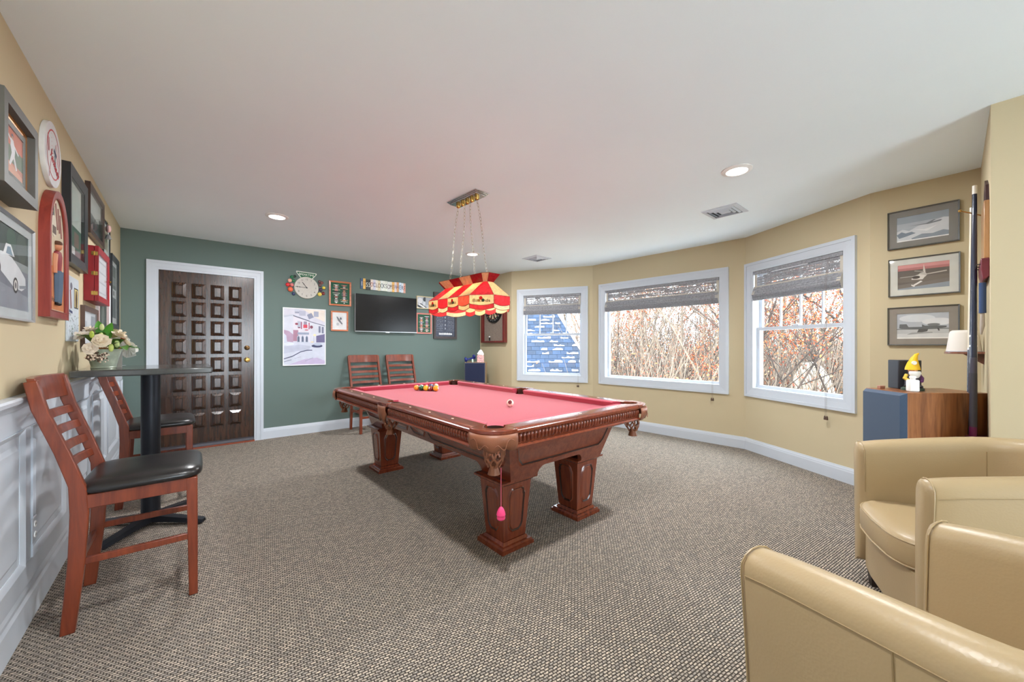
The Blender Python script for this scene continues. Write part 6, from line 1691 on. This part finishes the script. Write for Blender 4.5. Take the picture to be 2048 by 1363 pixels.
# local x runs along the wall to the right as seen, -y towards the room
W1, W2, W3, YG, PK = (238, 236, 230), (226, 214, 190), (232, 220, 204), (206, 206, 140), (214, 120, 90)
for (x, y, z, r, rgb) in ((-0.01, -0.07, 0.205, 0.046, W2), (0.03, -0.09, 0.155, 0.034, W2), (0.105, -0.09, 0.118, 0.048, W1), (0.155, -0.03, 0.170, 0.055, W1), (0.200, -0.05, 0.110, 0.048, W1), (0.085, 0.0, 0.215, 0.048, YG), (0.145, 0.05, 0.215, 0.042, YG),
                           (-0.185, -0.04, 0.170, 0.042, W2), (-0.195, 0.0, 0.125, 0.036, W3), (-0.02, 0.06, 0.235, 0.040, W3), (0.04, 0.07, 0.230, 0.040, W3), (0.20, 0.06, 0.165, 0.040, W2), (-0.10, 0.07, 0.20, 0.040, W3), (0.085, -0.065, 0.185, 0.020, PK), (0.175, 0.03, 0.232, 0.020, PK)):
    flower((x, y, z), r, rgb)
for (x, y, z, r, rgb) in ((-0.095, -0.085, 0.155, 0.020, (206, 220, 150)), (-0.135, -0.07, 0.130, 0.020, (196, 214, 120)), (-0.12, -0.02, 0.205, 0.018, (200, 214, 130)), (-0.04, 0.0, 0.262, 0.018, (206, 214, 150)), (-0.155, 0.01, 0.212, 0.018, (186, 206, 90))):
    b = MB(); b.sphere((x, y, z), (r * 0.62, r * 0.62, r * 1.25), 10, 8); b.build('bud', col(rgb, 0.6), t, smooth=True)
for (p, d, L, w) in (((-0.03, -0.05, 0.12), (-1, -0.3, 0.25), 0.13, 0.035), ((-0.03, -0.06, 0.12), (-0.9, -0.7, -0.05), 0.12, 0.032), ((-0.04, 0.0, 0.17), (-1, 0, 0.35), 0.13, 0.034), ((0.06, -0.05, 0.12), (0.8, -0.8, -0.05), 0.11, 0.028), ((-0.06, -0.06, 0.13), (-0.6, -0.6, 0.4), 0.11, 0.034),
                     ((0.0, -0.02, 0.18), (-0.3, -0.2, 0.9), 0.11, 0.022), ((0.02, 0.03, 0.20), (0.2, 0.1, 0.8), 0.10, 0.022), ((-0.08, 0.02, 0.15), (-1, 0.4, 0.5), 0.12, 0.03), ((0.13, 0.02, 0.14), (1, 0.5, 0.2), 0.12, 0.03), ((0.0, -0.07, 0.115), (0.1, -1, 0.1), 0.08, 0.026)):
    leaf(p, d, L * 1.1, w, (80, 124 + rf.randint(-20, 24), 48))
b = MB()
for k in range(90):
    x, y = rf.uniform(-0.20, -0.10), rf.uniform(-0.06, 0.03)
    b.sphere((x, y, 0.098 - abs(x + 0.06) * 0.25 + rf.uniform(-0.016, 0.02) - (0.03 if x > -0.12 else 0)), rf.uniform(0.004, 0.007), 6, 4, mi=k % 2)
o = b.build('berries', [col((226, 206, 186), 0.5), col((86, 62, 48), 0.6)], t, smooth=True); o['kind'] = 'stuff'
b = MB()
for k in range(40):
    a_ = rf.uniform(0, 6.28); r_ = rf.uniform(0.03, 0.10)
    b.tube([(r_ * math.cos(a_), r_ * 0.8 * math.sin(a_), 0.10), (r_ * 1.2 * math.cos(a_ + 0.5), r_ * 0.9 * math.sin(a_ + 0.5), 0.13), (r_ * 1.1 * math.cos(a_ + 1.1), r_ * 0.9 * math.sin(a_ + 1.1), 0.108)], 0.003, 4)
o = b.build('bark_strips', col((150, 84, 36), 0.8, vary=0.4, scale=60), t, fixn=False); o['kind'] = 'stuff'

# ================================================================== OUTSIDE
GZ = -3.2
b = MB(); n_ = 26; rg = random.Random(5)
vs2 = []; fs2 = []
for j in range(n_ + 1):
    for i in range(n_ + 1):
        x = 5.6 + 54 * (i / n_) ** 1.3; y = -30 + 70 * j / n_
        vs2.append((x, y, GZ + 0.12 * math.sin(x * 0.9 + y * 0.4) + max(0, x - 16) * 0.02 + rg.uniform(-0.05, 0.05)))
for j in range(n_):
    for i in range(n_):
        a_ = j * (n_ + 1) + i; fs2.append((a_, a_ + 1, a_ + n_ + 2, a_ + n_ + 1))
b.add(vs2, fs2)
def ground_mat():
    m = bpy.data.materials.new('leaf_litter'); nt, bs = nodes_of(m)
    tc = nt.nodes.new('ShaderNodeTexCoord'); n1 = nt.nodes.new('ShaderNodeTexNoise'); n1.inputs['Scale'].default_value = 6.0; n1.inputs['Detail'].default_value = 8; n1.inputs['Roughness'].default_value = 0.7
    rp = nt.nodes.new('ShaderNodeValToRGB'); cr = rp.color_ramp
    cr.elements[0].position = 0.30; cr.elements[0].color = lin((120, 104, 88)); cr.elements[1].position = 0.72; cr.elements[1].color = lin((206, 202, 194))
    e = cr.elements.new(0.48); e.color = lin((160, 140, 118)); e = cr.elements.new(0.58); e.color = lin((180, 170, 152))
    nt.links.new(tc.outputs['Object'], n1.inputs['Vector']); nt.links.new(n1.outputs['Fac'], rp.inputs['Fac']); nt.links.new(rp.outputs['Color'], bs.inputs['Base Color']); bs.inputs['Roughness'].default_value = 1.0
    return m
o = struct(b.build('ground', ground_mat(), fixn=False, smooth=True), 'leaf strewn ground outside the windows')

# neighbouring roof seen through the left bay window
fwd = Vector((math.sin(R(40.66)), math.cos(R(40.66)), 0)); rgt = Vector((fwd.y, -fwd.x, 0))
Q0 = Vector((0, 0, CAM_H)) + fwd * 8.6 + rgt * 0.80
rf_t = thing('shingled_roof', 'blue-grey shingled roof slope outside the left bay window', 'roof', (Q0.x, Q0.y, 0), math.atan2(rgt.y, rgt.x))
pitch_ = R(42); EX = 0.150
sl = Vector((0, math.cos(pitch_), math.sin(pitch_))); nm_ = Vector((0, -math.sin(pitch_), math.cos(pitch_)))
base0 = Vector((0, 0, 0.20))
def edge_x(z): return 0.931 - (z - 1.15) * 0.428
shm = [col(c, 0.85, vary=0.15, scale=30) for c in ((13, 33, 55), (11, 28, 47), (17, 38, 62))]
shb = MB(); SW = 0.21
shb.hexa([(0, 0, 0), (SW - 0.006, 0, 0), (SW - 0.006, 0.20, -0.004), (0, 0.20, -0.004), (0, 0, 0.012), (SW - 0.006, 0, 0.012), (SW - 0.006, 0.20, 0.004), (0, 0.20, 0.004)])
sme = [shb.mesh('shingle') for _ in range(3)]
for k in range(3): sme[k].materials.append(shm[k])
rs = random.Random(4); patch = MB()
Mrot = Matrix((( 1, 0, 0), (0, sl.y, nm_.y), (0, sl.z, nm_.z))).to_4x4()
dm = MB()
nrow = 22
for r in range(nrow):
    p = base0 + sl * (EX * r)
    xe = edge_x(p.z)
    x = -1.25 + (r % 2) * SW * 0.5
    while x < xe - 0.02:
        o = bpy.data.objects.new('shingle', sme[rs.randrange(3)]); C.objects.link(o); o.parent = rf_t
        o.matrix_local = Matrix.Translation((x, p.y, p.z)) @ Mrot
        if x + SW > xe: o.scale = (max(0.15, (xe - x) / SW), 1, 1)
        x += SW
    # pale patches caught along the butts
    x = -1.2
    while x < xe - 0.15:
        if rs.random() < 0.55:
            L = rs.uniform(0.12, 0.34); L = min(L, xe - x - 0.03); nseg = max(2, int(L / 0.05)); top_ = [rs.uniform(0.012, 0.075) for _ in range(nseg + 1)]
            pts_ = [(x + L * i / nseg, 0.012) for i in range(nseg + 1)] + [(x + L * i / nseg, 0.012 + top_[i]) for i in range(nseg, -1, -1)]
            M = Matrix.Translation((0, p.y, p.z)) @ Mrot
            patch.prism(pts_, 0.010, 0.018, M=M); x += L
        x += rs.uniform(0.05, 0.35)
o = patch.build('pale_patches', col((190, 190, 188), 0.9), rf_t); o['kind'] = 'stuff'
top_r = base0 + sl * (EX * nrow)
v0, v1, v2, v3 = Vector((-1.3, base0.y, base0.z)), Vector((edge_x(base0.z), base0.y, base0.z)), Vector((edge_x(top_r.z), top_r.y, top_r.z)), Vector((-1.3, top_r.y, top_r.z))
dn = -nm_ * 0.02; dn2 = -nm_ * 0.10
b = MB(); b.hexa([tuple(v + dn2) for v in (v0, v1, v2, v3)] + [tuple(v + dn) for v in (v0, v1, v2, v3)]); b.build('deck', shm[1], rf_t)
b = MB(); b.tube([tuple(v1 + nm_ * 0.01), tuple(v2 + nm_ * 0.01)], 0.035, 6); b.build('hip_edge', col((150, 146, 140), 0.8), rf_t)
b = MB(); b.hexa([(-1.3, base0.y + 0.1, GZ), (edge_x(base0.z), base0.y + 0.1, GZ), (edge_x(base0.z), base0.y + 1.6, GZ), (-1.3, base0.y + 1.6, GZ), (-1.3, base0.y + 0.1, base0.z), (edge_x(base0.z), base0.y + 0.1, base0.z), (edge_x(base0.z), base0.y + 1.6, base0.z), (-1.3, base0.y + 1.6, base0.z)]); b.build('wall', col((190, 186, 178), 0.9), rf_t)

# pale mound beyond the right window
M_ = Vector((0, 0, CAM_H)) + fwd * 11.2 + rgt * (11.2 * 0.79)
b = MB(); b.sphere((0, 0, 0), (0.66, 0.66, 2.05), 24, 14); o = b.build('pale_mound', col((160, 154, 140), 0.9, vary=0.12, scale=5), smooth=True); o.location = (M_.x, M_.y, -1.28)
tag(o, 'pale rounded mound beyond the branches outside the right window', 'mound')

# bare trees with rusty leaves
bark_pale = col((100, 90, 80), 0.9, vary=0.25, scale=6, name='pale_bark'); bark_dark = col((44, 36, 32), 0.9, vary=0.3, scale=6, name='dark_bark')
leaf_cols = [col(c, 0.8, vary=0.15) for c in ((122, 50, 18), (132, 72, 34), (98, 36, 18), (136, 102, 70))]
def tree(label, x, y, h, seed, bark, leaves, spread=0.9, name='bare_tree'):
    rn = random.Random(seed)
    t = thing(name, label, 'tree', (x, y, GZ), rn.uniform(0, 6), 'trees outside the bay windows')
    tr, br, lf = MB(), MB(), MB()
    tips = []
    def grow(p, d, L, r, lev):
        pts_ = [p]; rads = [r]; cur = Vector(p); dd = Vector(d)
        n2 = 4
        for i in range(n2):
            dd = (dd + Vector((rn.uniform(-1, 1), rn.uniform(-1, 1), rn.uniform(-0.5, 0.7))) * 0.16).normalized()
            cur = cur + dd * (L / n2); pts_.append(cur.copy()); rads.append(r * (1 - 0.6 * (i + 1) / n2))
        (tr if lev == 0 else br).tube(pts_ if lev < 3 else pts_[::2], rads if lev < 3 else rads[::2], 6 if lev < 2 else 3)
        if lev >= 2:
            for q_ in pts_[2::2]: tips.append(q_)
        if lev < 4:
            k = (8, 5, 4, 3)[lev]
            for i in range(k):
                tt = rn.uniform(0.25 if lev == 0 else 0.2, 1.0); idx = min(n2 - 1, int(tt * n2)); base = pts_[idx].lerp(pts_[idx + 1], tt * n2 - idx)
                a_ = rn.uniform(0, 6.28); side = Vector((math.cos(a_), math.sin(a_), 0))
                nd = (dd * rn.uniform(0.4, 0.9) + side * spread * rn.uniform(0.5, 1.0) + Vector((0, 0, 0.25))).normalized()
                grow(base, nd, L * rn.uniform(0.42, 0.62), max(0.006, r * 0.48), lev + 1)
    grow(Vector((0, 0, -0.1)), Vector((rn.uniform(-0.12, 0.12), rn.uniform(-0.12, 0.12), 1)), h, 0.0075 * h + 0.006, 0)
    for q_ in tips:
        for k in range(leaves):
            c = q_ + Vector((rn.gauss(0, 0.16), rn.gauss(0, 0.16), rn.gauss(0, 0.16)))
            a1 = Vector((rn.uniform(-1, 1), rn.uniform(-1, 1), rn.uniform(-1, 1))).normalized(); a2 = a1.orthogonal().normalized(); s_ = rn.uniform(0.016, 0.036)
            lf.add([tuple(c - a1 * s_), tuple(c + a2 * s_ * 0.55), tuple(c + a1 * s_), tuple(c - a2 * s_ * 0.55)], [(0, 1, 2, 3)], rn.choice((0, 0, 1, 1, 2, 3)))
    tr.build('trunk', bark, t, smooth=True, fixn=False)
    o = br.build('branches', bark, t, fixn=False); o['kind'] = 'stuff'
    if lf.v: o = lf.build('leaves', leaf_cols, t, fixn=False); o['kind'] = 'stuff'
    return t
def at(px, depth):
    l = (px - 1024) / FPX
    v = fwd * depth + rgt * (l * depth); return v.x, v.y
TL = [
    (1560, 8.2, 6.2, 1, 0, 3, 'dark forked tree close outside the right bay window'),
    (1625, 10.0, 7.0, 2, 1, 4, 'leafy rust tree in the middle of the right window view'),
    (1690, 9.2, 6.6, 3, 0, 4, 'dark tree at the right side of the right window view'),
    (1500, 11.5, 7.5, 4, 1, 4, 'pale tree half hidden between the two right windows'),
    (1425, 9.8, 6.8, 5, 0, 4, 'dark rusty tree at the right side of the picture window'),
    (1375, 12.0, 7.6, 6, 1, 5, 'orange leaved tree right of the picture window centre'),
    (1330, 10.5, 7.0, 7, 1, 3, 'pale slender tree in the centre of the picture window'),
    (1285, 12.5, 7.8, 8, 1, 3, 'pale tree left of the picture window centre'),
    (1240, 11.0, 7.2, 9, 1, 3, 'pale tree at the left side of the picture window'),
    (1205, 13.5, 8.0, 10, 1, 3, 'far pale tree at the left jamb of the picture window'),
    (1150, 14.5, 8.2, 11, 1, 2, 'thin bare tree behind the edge of the shingled roof'),
    (1400, 15.5, 8.5, 12, 1, 5, 'far rusty tree behind the right half of the picture window'),
    (1310, 16.5, 8.5, 13, 1, 4, 'far pale tree behind the middle of the picture window'),
    (1260, 17.0, 8.5, 14, 1, 4, 'farthest tree behind the left half of the picture window'),
    (1590, 16.0, 8.5, 15, 1, 5, 'far rusty tree behind the left half of the right window'),
    (1670, 14.5, 8.2, 16, 1, 5, 'far rusty tree behind the right half of the right window'),
    (1450, 18.0, 9.0, 17, 1, 4, 'farthest tree seen at the right edge of the picture window'),
    (1220, 19.0, 9.0, 18, 1, 4, 'farthest tree seen at the left edge of the picture window'),
]
for px, dep, h, sd, dk, lv, lab in TL:
    x, y = at(px, dep); tree(lab, x, y, h, sd, bark_dark if dk == 0 else bark_pale, lv + 2)
# thicket of thin stems below the trees
rn = random.Random(77); b = MB(); lf = MB()
for k in range(4200):
    px = rn.uniform(1150, 1760); dep = rn.uniform(8.5, 30) ; x, y = at(px, dep)
    h = rn.uniform(2.0, 4.4) * (0.6 + dep / 17); lean = Vector((rn.gauss(0, 0.22), rn.gauss(0, 0.22), 0))
    p0 = Vector((x, y, GZ)); p1 = p0 + lean * 0.4 * h + Vector((0, 0, h * 0.55)); p2 = p0 + lean * h + Vector((rn.gauss(0, 0.15), rn.gauss(0, 0.15), h))
    b.tube([p0, p1, p2], [0.013 + dep * 0.0004, 0.010 + dep * 0.0003, 0.004], 3, mi=0 if rn.random() < 0.75 else 1)
    for j in range(7 if rn.random() < 0.6 else 2):
        c = p1.lerp(p2, rn.random()) + Vector((rn.gauss(0, 0.12), rn.gauss(0, 0.12), rn.gauss(0, 0.1))); s_ = rn.uniform(0.018, 0.04)
        a1 = Vector((rn.uniform(-1, 1), rn.uniform(-1, 1), rn.uniform(-1, 1))).normalized(); a2 = a1.orthogonal().normalized()
        lf.add([tuple(c - a1 * s_), tuple(c + a2 * s_ * 0.55), tuple(c + a1 * s_), tuple(c - a2 * s_ * 0.55)], [(0, 1, 2, 3)], rn.choice((0, 1, 1, 2, 3, 3)))
tk = thing('undergrowth', 'dense thicket of pale stems and rusty leaves below the trees', 'undergrowth', (0, 0, 0), 0, kind='stuff')
b.build('stems', [bark_pale, bark_dark], tk, fixn=False); lf.build('leaves', leaf_cols, tk, fixn=False)
# green undergrowth
gl = [col(c, 0.8, vary=0.2) for c in ((70, 92, 30), (50, 72, 24), (100, 106, 50))]
for k, (px, dep, w, h, lab) in enumerate(((1262, 9.5, 1.0, 2.1, 'low green shrub at the foot of the picture window view, left one'), (1310, 10.2, 1.2, 1.9, 'low green shrub at the foot of the picture window view, middle one'), (1395, 9.6, 0.9, 1.7, 'low green shrub at the foot of the picture window view, right one'))):
    x, y = at(px, dep); rn = random.Random(40 + k)
    t = thing('green_shrub', lab, 'shrub', (x, y, GZ), 0, 'green shrubs outside the picture window')
    b = MB(); st = MB()
    for i in range(26):
        a_ = rn.uniform(0, 6.28); p = Vector((0.15 * math.cos(a_), 0.15 * math.sin(a_), 0)); e = Vector((w * rn.uniform(0.3, 1) * math.cos(a_), w * rn.uniform(0.3, 1) * math.sin(a_), h * rn.uniform(0.6, 1.05)))
        st.tube([p, p.lerp(e, 0.5) + Vector((0, 0, 0.2)), e], [0.014, 0.010, 0.004], 4)
        for j in range(60):
            q_ = rn.uniform(0.3, 1.05); c = p.lerp(e, q_) + Vector((rn.gauss(0, 0.14), rn.gauss(0, 0.14), rn.gauss(0, 0.12) + 0.1))
            a1 = Vector((rn.uniform(-1, 1), rn.uniform(-1, 1), rn.uniform(-0.4, 1))).normalized(); a2 = a1.orthogonal().normalized(); s_ = rn.uniform(0.03, 0.06)
            b.add([tuple(c - a1 * s_), tuple(c + a2 * s_ * 0.5), tuple(c + a1 * s_), tuple(c - a2 * s_ * 0.5)], [(0, 1, 2, 3)], rn.randrange(3))
    st.build('stems', bark_dark, t, fixn=False); o = b.build('leaves', gl, t, fixn=False); o['kind'] = 'stuff'
